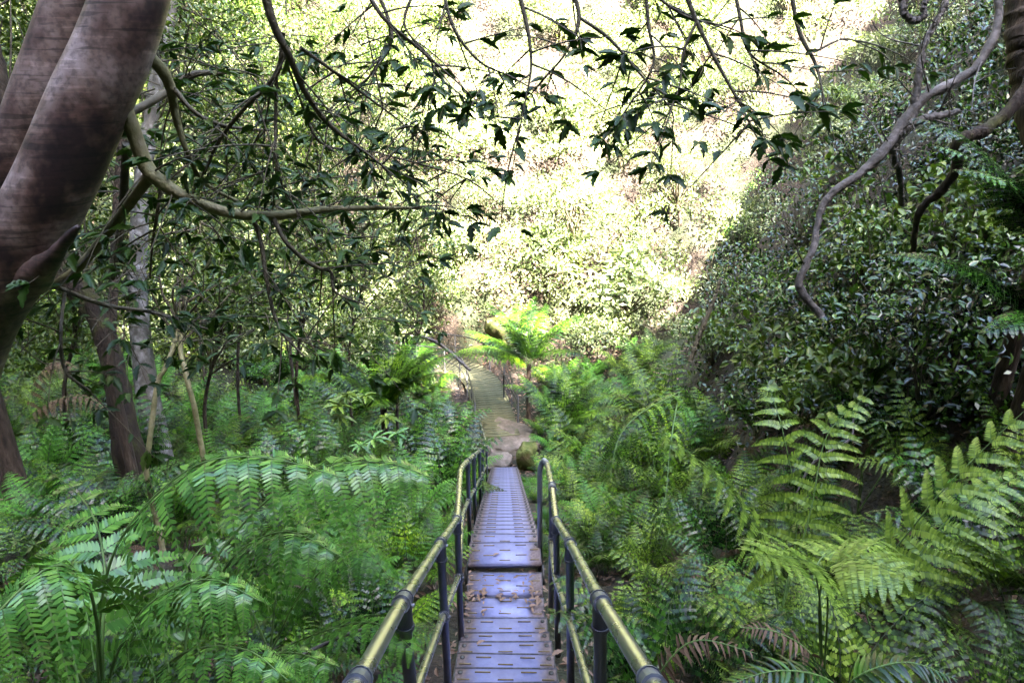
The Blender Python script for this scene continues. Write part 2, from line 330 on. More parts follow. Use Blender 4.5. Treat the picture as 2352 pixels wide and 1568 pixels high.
# unseen foliage added behind the viewer to break the sunlight into dapples
def build_ridge_dapples():
    mb = MB(); cs = []; rs = []
    def fol(n, xr, zr, a, b):
        for _ in range(n):
            cs.append(np.array([rng.uniform(*xr), -15 + rng.normal(0, 1), rng.uniform(*zr)])); rs.append(rng.uniform(a, b))
    fol(75, (10, 18), (28, 40), .4, .9); fol(105, (5, 15.5), (34, 55), .6, 1.2); fol(40, (-6, 6), (36, 50), .6, 1.2); fol(22, (16, 28), (29, 38), .5, 1.0)
    for x in (-4, 1, 6, 9, 12, 15, 20, 25):
        mb.tube([(x, -16, float(shade_ridge_h(x)) - 1), (x + .4, -16, float(shade_ridge_h(x)) + 8), (x + .2, -16.3, float(shade_ridge_h(x)) + (20 if x < 15 else 9))], [.25, .15, .05], 6, 1)
    clumps(mb, cs, rs, 17, .3, .5)
    o = mb.build('ridge_dapple_foliage', [M['mid'], M['bark']]); tag(o, 'unseen foliage added on the ridge to dapple the sunlight', 'foliage', None, 'stuff')
build_ridge_dapples()
def build_shade_canopy():  # leaf clumps added overhead, out of view, to block skylight
    mb = MB(); cs = []; rs = []
    def fill(n, xr, yr, zr, r0=.5, r1=1.1):
        for _ in range(n):
            cs.append(np.array([rng.uniform(*xr), rng.uniform(*yr), rng.uniform(*zr)])); rs.append(rng.uniform(r0, r1))
    fill(75, (-9, 9), (-4, 3.5), (5, 8.5)); fill(110, (-15, -3.5), (3, 14), (4, 9)); fill(75, (7, 16), (3, 13), (7, 12)); fill(80, (-4, 3.6), (3.5, 14), (3.5, 8.5)); fill(40, (-14, -4), (14, 22), (5, 10)); fill(110, (-13, 2), (8, 20), (9, 16)); fill(70, (11, 19), (6, 20), (10, 19)); fill(60, (-18, -6), (2, 14), (7, 15))
    for x, y, tx, ty in ((-5, -2.5, -4, 1), (5, -3, 4, 0), (-13, 4, -9, 8), (13, 4, 11, 8)):
        mb.tube(spline([(x, y, float(terrain(x, y)) - .3), (x, y, 3), (tx, ty, 7.5)], 12), np.linspace(.2, .06, 12), 8, 1)
    clumps(mb, cs, rs, 22, .2, .5)
    o = mb.build('shade_canopy', [M['mid'], M['bark']]); tag(o, 'unseen added canopy closing over the stairs', 'foliage', None, 'stuff')
build_shade_canopy()

# ------------------------------------------------------------------ steel stairs
TW = .76
def cx(y): return -.012 * y
def tread_mesh(depth, bolts=True, wd=TW):
    mb = MB(); t = .006
    mb.box((0, 0, -t / 2), (wd, depth, t)); mb.box((0, -depth / 2 + .003, -.028), (wd, .006, .043)); mb.box((0, depth / 2 - .003, -.022), (wd, .006, .03))
    mb.box((0, depth / 2 - .007, .001), (wd, .014, .003), 3); mb.box((wd / 2 - .004, 0, .0008), (.008, depth - .03, .003), 3); mb.box((-wd / 2 + .004, 0, .0008), (.008, depth - .03, .003), 3)  # dark strip paints the nose shade line along the far edge
    rows = max(2, int(depth / .075))
    for r in range(rows):
        y = -depth / 2 + (r + .7) * depth / (rows + .4)
        xs = (-.0, -.31, .31) if r % 2 == 0 else (-.17, .17)
        for x in xs:
            l = .115 if abs(x) < .3 else .09
            mb.box((x, y, .002), (l, .009, .008), 1)
    if bolts:
        yb_ = depth / 2 - .05
        for x in (-wd / 2 + .045, wd / 2 - .045):
            mb.tube([(x, yb_, 0), (x, yb_, .006)], [.019, .019], 10, 2); mb.tube([(x, yb_, .006), (x, yb_, .014)], [.016, .007], 10, 2)
    return mb.mesh('stair_tread', [M['tread'], M['rust'], M['post_dark'], M['edge_shade_grime']])
def build_stairs():
    root = empty('stairway', (0, 3, -4)); tag(root, 'steel stairway tinted sky blue running down between the handrails to the gully floor', 'stairs')
    rl = np.array(root.location)
    def put(me, y, z, depth):
        o = bpy.data.objects.new('tread', me); sc.collection.objects.link(o); o.parent = root
        o.location = (cx(y) - rl[0], y + depth / 2 - rl[1], z - rl[2]); o.rotation_euler = (0, rng.normal(0, .009), rng.normal(0, .009))
        # a hair of random tilt as in old stairs
    # nose = near edge (viewer side) y of each tread
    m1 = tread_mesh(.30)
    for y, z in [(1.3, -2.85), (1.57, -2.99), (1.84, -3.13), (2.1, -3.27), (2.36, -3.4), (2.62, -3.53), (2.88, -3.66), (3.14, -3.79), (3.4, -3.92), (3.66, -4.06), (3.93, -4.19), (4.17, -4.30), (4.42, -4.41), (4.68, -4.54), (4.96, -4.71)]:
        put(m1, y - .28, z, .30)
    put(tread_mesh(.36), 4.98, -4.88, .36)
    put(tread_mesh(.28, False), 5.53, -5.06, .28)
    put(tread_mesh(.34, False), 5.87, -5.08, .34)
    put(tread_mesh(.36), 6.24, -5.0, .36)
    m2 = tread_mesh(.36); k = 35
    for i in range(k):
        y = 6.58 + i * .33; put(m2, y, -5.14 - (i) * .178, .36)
    # landing plate at the foot: smooth
    mb = MB(); mb.box((0, 0, 0), (TW * .95, .42, .01)); put(mb.mesh('tread', [M['tread']]), 17.98, -11.34, .42)
    for s in (-1, 1):
        for (ya, za), (yb, zb) in (((1.0, -2.75), (5.1, -4.95)), ((6.25, -5.04), (18.3, -11.5))):
            m_ = MB(); a = np.array([cx(ya) + s * (TW / 2 + .022), ya, za]); b = np.array([cx(yb) + s * (TW / 2 + .022), yb, zb])
            L = np.linalg.norm(b - a); dd = (b - a) / L; R = np.stack([[1, 0, 0], dd, np.cross([1, 0, 0], dd)], 1)
            m_.box((a + b) / 2 - rl + np.array([0, 0, -.14]), (.03, L, .16), 0, R); m_.build('stringer', M['post_dark'], root)
build_stairs()

# ------------------------------------------------------------------ handrails of pipe and clamps
def polyline_len(p): return np.concatenate([[0], np.cumsum(np.linalg.norm(np.diff(p, axis=0), axis=1))])
def bendy(p, r=.07):
    """round the corners of a polyline"""
    out = [p[0]]
    for a, b, c in zip(p[:-2], p[1:-1], p[2:]):
        la, lc = np.linalg.norm(b - a), np.linalg.norm(c - b); q = min(r, la * .45, lc * .45)
        s, e = b + (a - b) / la * q, b + (c - b) / lc * q
        for t in (0, .25, .5, .75, 1): out.append((1 - t) ** 2 * s + 2 * t * (1 - t) * b + t * t * e)
    out.append(p[-1]); return np.array(out)
def clamp(root, c, axis, r=.034, post_len=.12, down=None):
    mb = MB(); axis = unit(axis); down = np.array([0, 0, -1.0]) if down is None else unit(down)
    mb.tube([c - axis * .045, c + axis * .045], [r, r], 14); 
    for q in (-.045, .045): mb.tube([c + axis * (q - .006), c + axis * (q + .006)], [r + .004] * 2, 14)
    mb.tube([c, c + down * post_len], [r, r], 14); mb.tube([c + down * (post_len - .012), c + down * (post_len + .004)], [r + .005] * 2, 14)
    mb.tube([c + np.array([r, 0, -.02]), c + np.array([r + .012, 0, -.02])], [.008] * 2, 8)
    return mb.build('clamp', M['post'], root, True)
def handrail(label, top, posts, mid_off, mid_range, end_down=None, lean=0, pr=.0275):
    """top: world polyline; posts: [(world top, foot z, lean dx)]"""
    root = empty('handrail', posts[0][0] * [1, 1, 0] + np.array([0, 0, posts[0][1]])); tag(root, label, 'handrail')
    L = np.array(root.location); rp = bendy(top); 
    MB().tube(rp - L, pr, 16).build('top_rail', M['steel'], root, True)
    mid = top[mid_range[0]:mid_range[1]] + np.array([0, 0, -mid_off]); 
    MB().tube(bendy(mid) - L, pr * .82, 14).build('mid_rail', M['steel'], root, True)
    dd = np.gradient(top, axis=0)
    for (c, fz, ln) in posts:
        foot = np.array([c[0] + ln, c[1], fz]); k = np.argmin(np.linalg.norm(top - c, axis=1)); k2 = min(k + 1, len(top) - 1) if k == 0 else k
        ax = top[k2] - top[k2 - 1]
        MB().tube([c - L + [0, 0, -.03], foot - L], pr * .95, 14).build('post', M['post'], root, True)
        clamp(root, c - L, ax, pr * 1.2, .13, foot - c)
        mc = c + (foot - c) * (mid_off / abs(c[2] - fz))
        clamp(root, mc - L, ax, pr * 1.05, .05, foot - c)
    return root
def prof(y): # stair nose line
    return np.interp(y, [1, 5.0, 5.5, 6.24, 18.1, 30], [-2.7, -4.85, -5.06, -5.0, -11.3, -11.6])
def rail_pts(data): return np.array([P(*q) for q in data])
LT = rail_pts([(690, 1790, 1.3), (821, 1568, 2.0), (925, 1380, 2.9), (1012, 1246, 4.6), (1050, 1191, 5.9), (1057, 1084, 7.3), (1062, 1071, 7.8), (1074, 1058, 9.0), (1088, 1046, 10.6), (1101, 1035, 12.9), (1108, 1028, 14.6), (1117, 1021, 17.5), (1113, 1003, 20.5), (1103, 972, 22.5)])
RT = rail_pts([(1640, 1800, 1.3), (1497, 1568, 2.0), (1380, 1380, 2.9), (1309, 1246, 4.6), (1277, 1193, 5.9), (1268, 1118, 6.6), (1257, 1066, 7.45)])
def postset(T, idx, leans, inner=0):
    return [(T[i], float(min(prof(T[i][1]) - .12, T[i][2] - .85)), ln) for i, ln in zip(idx, leans)]
handrail('long pipe handrail left of the stairs, bending down along the lower flight', LT,
         postset(LT, [1, 2, 3, 4, 7, 8, 9, 10, 11, 13], [0, .03, .01, 0, 0, 0, 0, 0, 0, 0]), .56, (1, 13))
pr_ = postset(RT, [1, 2, 3, 4, 5], [.04, .06, .05, .05, .02])
rr = handrail('short pipe handrail right of the stairs with a hooped end', RT, pr_, .56, (1, 6))
e = RT[-1]; L = np.array(rr.location)
MB().tube(bendy(np.array([e, e + [-.03, .1, .0], e + [-.07, .12, -.12], [e[0] - .05, e[1] + .06, -5.3]]), .09) - L, .0275, 14).build('end_hoop', M['post'], rr, True)

# ------------------------------------------------------------------ timber boardwalk at the gully floor
def build_boardwalk():
    Z0 = -11.75
    pix = [(1146, 1000), (1142, 985), (1135, 955), (1126, 925), (1116, 897), (1103, 873), (1082, 855), (1052, 843), (1015, 836), (970, 832), (920, 830)]
    c = spline([onplane(a, b, Z0) for a, b in pix], 200); s = polyline_len(c); n = int(s[-1] / .175)
    q = np.stack([np.interp(np.arange(n) * .175, s, c[:, k]) for k in range(3)], 1); T = unit(np.gradient(q, axis=0))
    root = empty('boardwalk', q[0]); tag(root, 'curved boardwalk of weathered timber planks leading away from the stair foot', 'boardwalk'); L = q[0]
    W = 1.35
    for i in range(n):
        side = unit(np.cross(T[i], [0, 0, 1])); R = np.stack([side, T[i], np.array([0, 0, 1.0])], 1); lf = 0.0
        MB().box((0, 0, 0), (W + rng.normal(0, .012), .14 + .006 * (i % 2), .04)).build('plank', M['timber'], root)
        o = root.children[-1] if False else bpy.data.objects[-1] if False else None
    pl = [o for o in root.children if o.name.startswith('plank')]
    pl.sort(key=lambda o: o.name)
    for i, o in enumerate(pl):
        o.location = Vector((q[i] - L + np.array([0, 0, .003 * (i % 2)])).tolist()); o.rotation_euler = (0, 0, math.atan2(T[i][1], T[i][0]) - PI / 2)
    sd = unit(np.cross(T, [0, 0, 1]))
    for s_ in (-1, 1):
        e_ = q + sd * s_ * (W / 2 - .1); MB().tube(e_ - L + [0, 0, -.09], .06, 4).build('bearer', M['timber'], root)
    for s_, a, nm in ((-1, 2, 'dark pipe rail on the inner side of the curved boardwalk'), (1, 4, 'dark pipe rail on the outer side of the curved boardwalk')):
        e_ = q + sd * s_ * (W / 2 + .04); r = empty('boardwalk_rail', e_[a]); tag(r, nm, 'rail'); l = e_[a]
        top = e_[a:-1] - l + [0, 0, 1.0]; top = np.vstack([[top[0][0] + s_ * .02, top[0][1] - .25, .6], top])
        MB().tube(top, .026, 8).build('top_rail', M['post_dark'], r, True); MB().tube(top[1:] - [0, 0, .5], .02, 8).build('mid_rail', M['post_dark'], r, True)
        for k in range(a, n, 8): MB().tube([e_[k] - l + [0, 0, -.3], e_[k] - l + [0, 0, 1.0]], .025, 8).build('post', M['post_dark'], r, True)
    e0 = onplane(1160, 940, Z0); r = empty('rail_hoop', e0); tag(r, 'short bent steel rail right of the boardwalk entrance', 'rail')
    MB().tube(bendy(np.array([[-.05, .9, -.1], [-.05, .9, .95], [.1, .3, .85], [.45, -.6, .55], [.45, -.6, -.2]]), .12), .03, 10).build('rail', M['post_dark'], r, True)
build_boardwalk()

# ------------------------------------------------------------------ rocks
def rock(name, c, size, label, mt, seed=0, cat='rock'):
    import bmesh
    bm = bmesh.new(); bmesh.ops.create_icosphere(bm, subdivisions=4, radius=1)
    for v in bm.verts:
        p = v.co.copy(); q = p * 1.1 + Vector((seed * 3.7, seed, 0))
        k = 1 + .38 * noise.noise(q) + .14 * noise.noise(q * 3.1) + .05 * noise.noise(q * 8)
        a = [math.copysign(abs(t) ** .7, t) for t in p]; v.co = Vector((a[0] * k * size[0], a[1] * k * size[1], a[2] * k * size[2]))
    me = bpy.data.meshes.new(name); bm.to_mesh(me); bm.free(); me.polygons.foreach_set('use_smooth', np.ones(len(me.polygons), bool)); me.materials.append(mt)
    o = bpy.data.objects.new(name, me); sc.collection.objects.link(o); o.location = [float(t) for t in c]; o.rotation_euler = (0, 0, seed)
    return tag(o, label, cat)
def gp(px, py, z=-11.8): return onplane(px, py, z)
rock('rock_slab', gp(1172, 1020, -11.95), (.85, .9, .22), 'broad pinkish rock slab in dappled sun beyond the stair foot', M['rock'], .4)
rock('rock_slab', gp(1140, 1062, -11.75), (.5, .38, .16), 'flat cracked stone step at the foot of the steel stairs', M['rock'], 1.4)
rock('rock_slab', gp(1165, 985, -11.9), (.8, .45, .2), 'grey stone threshold where the boardwalk begins', M['rock'], 2.4)
rock('boulder', gp(1212, 1050, -11.6), (.3, .3, .42), 'small upright mossy boulder right of the stair foot', M['mossrock'], 3.1)
rock('boulder', gp(1085, 1030, -11.7), (.5, .5, .35), 'brown boulder behind the end of the left handrail', M['rock'], 4.2)
rock('boulder', gp(1165, 760, -10.6), (.8, .6, .6), 'mossy boulder on the litter bank above the boardwalk', M['mossrock'], 5.2)

# ------------------------------------------------------------------ ferns
def frond(mb, curve, maxpin, npin=16, npn=18, stipe=.35, droop=.5, wv=.3, pw=.17, stem_r=.006, mleaf=0, mstem=1, up=None, ang=.45, jit=.05):
    """one twice divided frond along a curve"""
    n = len(curve); s = polyline_len(curve); Lc = s[-1]; T = unit(np.gradient(curve, axis=0))
    mb.tube(curve, np.linspace(stem_r, stem_r * .25, n), 5, mstem, cap=False)
    U = np.array([0, 0, 1.0]) if up is None else np.asarray(up)
    ts = stipe + (1 - stipe) * (np.linspace(0, 1, npin) ** 1.0)
    for t in ts[:-1]:
        u = (t - stipe) / (1 - stipe); k = t * (n - 1); i = int(k); f = k - i; i = min(i, n - 2)
        p = curve[i] * (1 - f) + curve[i + 1] * f; tt = unit(T[i] * (1 - f) + T[i + 1] * f)
        side = unit(np.cross(tt, U)); nn = np.cross(side, tt)
        l = maxpin * (1 - u) ** .75 * (.65 + .35 * min(1, u / .25)) + .02
        for sg in (-1, 1):
            a = ang + .25 * u + rng.normal(0, jit); d = unit(side * sg * math.cos(a) + tt * math.sin(a) + nn * rng.normal(.05, jit * 2))
            m_ = npn; q = np.linspace(0, 1, m_ + 1)[1:]
            dn = (nn * .25 + U * .75) * (-droop * l)
            pts = p + d * (q * l)[:, None] + dn * (q ** 2)[:, None]
            tg = unit(d * l + dn * (2 * q)[:, None]); ps = unit(np.cross(tg, nn)); pn = np.cross(ps, tg)
            if npn == 1:
                k_ = 4; qq = np.linspace(0, 1, k_ + 1); cc = p + d * (qq * l)[:, None] + (nn * .25 + U * .75) * (-droop * l) * (qq ** 2)[:, None]; sw = np.cross(d, nn); ww = (np.array([.6, 1, .85, .5, .05]) * pw * l)[:, None]
                V_ = np.stack([cc - sw * ww + nn * ww * .3, cc, cc + sw * ww + nn * ww * .3], 1).reshape(-1, 3)
                mb.add(V_, [[3 * a_ + b_, 3 * a_ + b_ + 1, 3 * a_ + b_ + 4, 3 * a_ + b_ + 3] for a_ in range(k_) for b_ in (0, 1)], mleaf); continue
            pl = pw * maxpin * (1 - q * .98) ** .6 * (l / maxpin) ** .35 + .003
            base = np.vstack([p, pts]); 
            rb = np.array([p, pts[m_ // 3], pts[2 * m_ // 3], pts[-1]]); wv_ = ps[0] * .0022
            mb.add(np.vstack([rb - wv_, rb + wv_]), [[0, 1, 5, 4], [1, 2, 6, 5], [2, 3, 7, 6]], mstem)
            for s2 in (-1, 1):
                dd = unit(ps * s2 + tg * wv + pn * rng.normal(.12, .1, (m_, 1)) + rng.normal(0, .04, (m_, 3)))
                gap = l / m_; wid = np.full(m_, gap * 1.0) / pl
                mb.scatter(PIN_V, PIN_F, pts, frames(dd, pn, pl, np.minimum(wid, .6)), mleaf)
def arch(az, L, a0, a1, n=14, org=(0, 0, 0), pw_=1.5):
    t = np.linspace(0, 1, n); a = a0 + a1 * t ** pw_; st = L / (n - 1)
    r = np.concatenate([[0], np.cumsum(np.sin(a[:-1]) * st)]); z = np.concatenate([[0], np.cumsum(np.cos(a[:-1]) * st)])
    w_ = .06 * L * np.sin(t * 2.5) * rng.normal()
    return np.stack([np.cos(az) * r - np.sin(az) * w_, np.sin(az) * r + np.cos(az) * w_, z], 1) + np.array(org)
def fern_clump(name, k, L, mleaf, maxpin=.3, spread=(.2, .5), curl=(1.0, 1.7), npin=12, npn=18, stipe=.35, **kw):
    kw.setdefault('pw', .105)
    mb = MB()
    for i in range(k):
        az = 2 * PI * (i + rng.uniform(-.35, .35)) / k
        l = L * rng.uniform(.75, 1.15)
        frond(mb, arch(az, l, rng.uniform(*spread), rng.uniform(*curl), org=rng.uniform(-.06, .06, 3) * [1, 1, 0]), maxpin * l, npin, npn, stipe * rng.uniform(.8, 1.2), **kw)
    for i in range(2):
        frond(mb, arch(rng.uniform(0, 6.28), L * .7, rng.uniform(.5, .9), rng.uniform(1.3, 1.9)), maxpin * L * .55, 10, 12, .3, mleaf=2, mstem=2, **dict(kw, droop=1.1, jit=.25))
    return mb.mesh(name, [mleaf, M['stem'], M['dry']])
CL = {
 'a': fern_clump('fern', 11, 1.1, M['fern'], .30), 'b': fern_clump('fern', 9, 1.3, M['fernb'], .32, (.1, .4), (1.1, 1.9)),
 'c': fern_clump('fern', 12, .95, M['fern'], .28, (.3, .7), (.8, 1.4), npin=15), 'd': fern_clump('fern', 10, 1.2, M['fern2'], .30, (.15, .45), (1.0, 1.7)),
 'e': fern_clump('fern', 11, 1.0, M['fernlit'], .27, (.25, .6), (.9, 1.5), npin=16, npn=18, stipe=.25),
 'f': fern_clump('fern', 8, 1.35, M['fern2'], .3, (.1, .35), (1.1, 1.6)),
}
def put_fern(kind, x, y, scale, label, group, rz=None, tilt=(0, 0), dz=0):
    o = bpy.data.objects.new('fern', CL[kind]); sc.collection.objects.link(o)
    o.location = (x, y, float(terrain(x, y)) - .04 + dz); o.rotation_euler = (tilt[0], tilt[1], rng.uniform(0, 6.28) if rz is None else rz)
    o.scale = (scale,) * 3; return tag(o, label, 'fern', group)
def fern_fields():
    """field of ferns by Poisson-like darts"""
    pts = []
    def field(n, xr, yr, dmin, kinds, sc_, label, group, keep=lambda x, y: True):
        c = 0; tries = 0
        while c < n and tries < n * 60:
            tries += 1; x = rng.uniform(*xr); y = rng.uniform(*yr); s_ = rng.uniform(*sc_)
            if abs(x - cx(y)) < .52 + .42 * s_ or not keep(x, y): continue
            if any((x - a) ** 2 + (y - b) ** 2 < dmin ** 2 for a, b in pts): continue
            # inside the view?
            z = float(terrain(x, y)); d = y * cp - z * sp; Y = y * sp + z * cp
            if d < .8: continue
            px = 1176 + x / d * FPX; py = 784 - Y / d * FPX
            if not (-250 < px < 2600 and 500 < py < 2100): continue
            if px > 1500 and py < 960 + .08 * (px - 1500): continue
            if 985 < px < 1190 and 840 < py < 960: continue
            pts.append((x, y)); c += 1; n_ = tnormal(np.array(x), np.array(y))
            put_fern(kinds[int(rng.integers(len(kinds)))], x, y, s_, label, group, tilt=(-n_[1] * .35, n_[0] * .35))
    field(26, (-8, -1.6), (12, 21), 1.1, 'abe', (1.5, 2.1), 'tall fern standing above the fern slope left of the lower stairs', 'tall ferns left of the lower stairs')
    field(16, (1.8, 5), (11, 19), 1.2, 'dfa', (1.4, 1.9), 'tall fern standing above the fern slope right of the lower stairs', 'tall ferns right of the lower stairs')
    field(46, (-5.5, -.9), (2.6, 8.5), .55, 'aabce', (.6, .95), 'green fern in the thicket just left of the upper stairs', 'ferns left of the upper stairs')
    field(70, (-9, -1.0), (8.5, 20), .75, 'aacbe', (.95, 1.4), 'green fern on the shaded slope left of the lower stairs', 'ferns left of the lower stairs')
    field(34, (-14, -7), (9, 20), .9, 'acde', (1.0, 1.5), 'fern among the tree trunks on the far left', 'ferns among the left trunks')
    field(42, (.9, 4.6), (2.2, 8.5), .55, 'dafbd', (.6, 1.0), 'olive green fern in the thicket right of the upper stairs', 'ferns right of the upper stairs', lambda x, y: x > 1.2 or y > 3.5)
    field(52, (1.0, 5.2), (8.5, 19), .7, 'adecf', (.8, 1.2), 'fern on the lower bank right of the stairs', 'ferns right of the lower stairs')
    field(20, (1.2, 7), (19, 26), .9, 'aed', (.9, 1.3), 'sun flecked fern right of the boardwalk', 'ferns right of the boardwalk')
    field(22, (-9, -3), (20, 27), .9, 'aeb', (.9, 1.4), 'fern left of the boardwalk at the gully floor', 'ferns left of the boardwalk')
fern_fields()
for a_, b_, s_, lab in ((985, 900, 1.5, 'large fern spilling over the inner edge of the boardwalk curve'), (940, 870, 1.6, 'large fern hiding the far left end of the boardwalk'), (1010, 960, 1.3, 'fern between the end of the left handrail and the boardwalk'),
                        (1255, 990, 1.2, 'fern hanging over the mossy boulder right of the stair foot'), (1290, 900, 1.4, 'fern behind the short bent rail right of the boardwalk')):
    q_ = onplane(a_, b_, -11.6); put_fern('ace'[int(rng.integers(3))], float(q_[0]), float(q_[1]), s_, lab, None)
# small ferns tucked against the treads
for i in range(34):
    y_ = rng.uniform(5.6, 17.5); sd_ = rng.choice([-1, 1]); x_ = cx(y_) + sd_ * rng.uniform(.55, .75)
    put_fern('aec'[i % 3], float(x_), float(y_), rng.uniform(.28, .42), 'small fern tucked against the edge of the stair treads', 'small ferns along the stair edges')

# hero fronds traced one by one
def px_curve(data, n=26): return spline([P(*q) for q in data], n)
def single_fern(name, loc_px, fronds, label, mleaf, group=None):
    c0 = P(*loc_px); root = empty(name, c0); tag(root, label, 'fern', group)
    for (curve_px, maxpin, kw) in fronds:
        mb = MB(); frond(mb, px_curve(curve_px) - c0, maxpin, **kw); mb.build('frond', [mleaf, M['stemg']], root)
    return root
H = dict(npin=14, npn=18, stipe=.18, droop=.75, pw=.13, wv=.45, ang=.35)
HL = dict(H, pw=.175, npn=19, npin=11, wv=.5, droop=1.25)
HT = dict(H, pw=.12, npn=24, npin=12, wv=.3)
single_fern('large_fern', (245, 1750, 2.3), [
    ([(245, 1750, 2.3), (225, 1480, 2.15), (270, 1250, 2.1), (430, 1080, 2.05), (600, 1050, 2.0), (800, 1100, 1.95)], .27, dict(HL, stipe=.42)),
    ([(245, 1750, 2.3), (230, 1500, 2.1), (200, 1340, 1.95), (120, 1300, 1.85), (0, 1400, 1.75), (-80, 1500, 1.7)], .27, dict(HL, stipe=.3)),
    ([(245, 1750, 2.3), (235, 1500, 2.2), (240, 1300, 2.3), (200, 1160, 2.5), (100, 1070, 2.8)], .28, dict(HL, droop=.45, stipe=.25)),
    ([(245, 1750, 2.3), (210, 1600, 2.1), (120, 1480, 2.0), (0, 1460, 1.85), (-120, 1520, 1.7)], .22, dict(HL, stipe=.2)),
    ([(245, 1750, 2.3), (250, 1560, 2.1), (330, 1400, 2.0), (470, 1330, 1.9), (600, 1380, 1.85)], .24, dict(HL, stipe=.25)),
    ([(245, 1750, 2.3), (180, 1650, 2.0), (60, 1590, 1.9), (-80, 1640, 1.7)], .2, dict(HL, stipe=.15)),
    ([(245, 1750, 2.3), (300, 1620, 2.1), (420, 1500, 2.0), (560, 1490, 1.9), (660, 1560, 1.8)], .22, dict(HL, stipe=.2)),
], 'large blue green fern arching over the bottom left corner, fronds hanging down', M['fernh'])
single_fern('large_fern', (410, 1750, 2.5), [
    ([(410, 1750, 2.5), (440, 1400, 2.55), (560, 1200, 2.6), (720, 1080, 2.6), (880, 1062, 2.6), (1000, 1100, 2.55)], .26, dict(HL, stipe=.5)),
    ([(410, 1750, 2.5), (450, 1500, 2.4), (520, 1300, 2.3), (650, 1220, 2.2), (790, 1280, 2.1)], .25, dict(HL, stipe=.35)),
    ([(410, 1750, 2.5), (380, 1500, 2.6), (400, 1350, 2.7), (520, 1200, 2.9), (640, 1160, 3.0)], .28, dict(HL, stipe=.3)),
    ([(410, 1750, 2.5), (500, 1600, 2.4), (640, 1500, 2.3), (780, 1530, 2.2)], .2, dict(HL, stipe=.2)),
    ([(410, 1750, 2.5), (330, 1500, 2.6), (230, 1380, 2.8), (100, 1260, 3.0), (-30, 1230, 3.1)], .28, dict(HL, stipe=.3)),
], 'large blue green fern with dark stalks beside the bottom left corner fern', M['fernh'])
single_fern('large_fern', (620, 1500, 3.4), [
    ([(620, 1500, 3.4), (700, 1350, 3.3), (820, 1260, 3.2), (900, 1330, 3.1)], .26, dict(H, stipe=.2, npn=22)),
    ([(620, 1500, 3.4), (640, 1350, 3.4), (700, 1240, 3.5), (800, 1180, 3.6)], .26, dict(H, stipe=.2, npn=22)),
    ([(620, 1500, 3.4), (560, 1380, 3.4), (450, 1330, 3.3), (330, 1380, 3.2)], .26, dict(H, stipe=.2, npn=22)),
    ([(620, 1500, 3.4), (740, 1450, 3.2), (860, 1430, 3.0), (960, 1500, 2.9)], .24, dict(H, stipe=.2, npn=22)),
], 'fine lacy yellow green fern between the large ferns and the left handrail', M['fernlit'])
single_fern('tall_fern', (1890, 1600, 3.6), [
    ([(1890, 1600, 3.6), (1900, 1350, 3.5), (1860, 1290, 3.4), (1720, 1270, 3.2)], .34, dict(HT, stipe=.6, droop=.25)),
    ([(1890, 1600, 3.6), (1885, 1350, 3.5), (1950, 1285, 3.4), (2100, 1330, 3.2)], .36, dict(HT, stipe=.55, droop=.3)),
    ([(1890, 1600, 3.6), (1885, 1400, 3.5), (1880, 1290, 3.5), (1960, 1255, 3.7), (2050, 1250, 3.9)], .32, dict(HT, stipe=.55, droop=.3)),
], 'umbrella shaped fern on a dark upright stalk at the lower right', M['fernt'])
single_fern('tall_fern', (2060, 1560, 4.2), [
    ([(2060, 1560, 4.2), (1990, 1380, 4.2), (2120, 1180, 4.0), (2250, 1040, 3.9), (2400, 900, 3.8)], .42, dict(HT, stipe=.25, droop=.4, ang=.6)),
    ([(2060, 1560, 4.2), (2100, 1300, 4.3), (2230, 1150, 4.3), (2380, 1080, 4.3)], .4, dict(HT, stipe=.25, droop=.4)),
], 'tall pale green fern leaning up to the right edge of the picture', M['fernt'])
single_fern('tall_fern', (1790, 1420, 4.8), [
    ([(1790, 1420, 4.8), (1760, 1250, 4.7), (1640, 1090, 4.6), (1500, 980, 4.4)], .42, dict(HT, stipe=.2, droop=.7, ang=.3)),
    ([(1790, 1420, 4.8), (1830, 1200, 4.9), (1800, 1000, 4.9), (1760, 870, 5.2)], .36, dict(HT, stipe=.2, droop=.5)),
    ([(1790, 1420, 4.8), (1860, 1180, 4.8), (1900, 1000, 4.9), (2000, 900, 4.9)], .36, dict(HT, stipe=.3, droop=.5)),
], 'yellow green fern with tiered upright pinnae right of the handrail', M['fernt'])
single_fern('low_fern', (1980, 1640, 2.6), [
    ([(1930, 1640, 2.6), (1960, 1560, 2.5), (2080, 1520, 2.45), (2200, 1560, 2.4)], .14, dict(npin=26, npn=1, stipe=.05, droop=.35, pw=.09, ang=.4, jit=.08)),
    ([(1960, 1640, 2.6), (1900, 1560, 2.5), (1780, 1540, 2.45), (1650, 1580, 2.4)], .14, dict(npin=26, npn=1, stipe=.05, droop=.35, pw=.09, ang=.4, jit=.08)),
], 'low bluish fern with simple blade leaflets at the bottom edge', M['fernb'])
TFK = dict(npin=24, npn=18, stipe=.1, droop=.45, pw=.14)
def tree_fern(px, py, d, L, label, angs, mt, h=1.2):
    c = P(px, py, d); root = empty('tree_fern', (c[0], c[1], float(terrain(c[0], c[1])) - .05)); tag(root, label, 'tree fern'); l = np.array(root.location)
    MB().tube([np.zeros(3), (c - l) * [.6, .6, .5], c - l], [.09, .08, .07], 8, 0, wob=.08).build('trunk', M['bark'], root)
    angs = list(angs) + [(rng.uniform(0, 360), rng.uniform(.3, .9), rng.uniform(.7, 1.2)) for _ in range(5 if len(angs) > 5 else 2)]
    for a, a0, a1 in angs:
        mb = MB(); frond(mb, arch(math.radians(a), L * rng.uniform(.9, 1.1), a0, a1, 20, c - l), .27 * L, **TFK); mb.build('frond', [mt, M['stemg']], root)
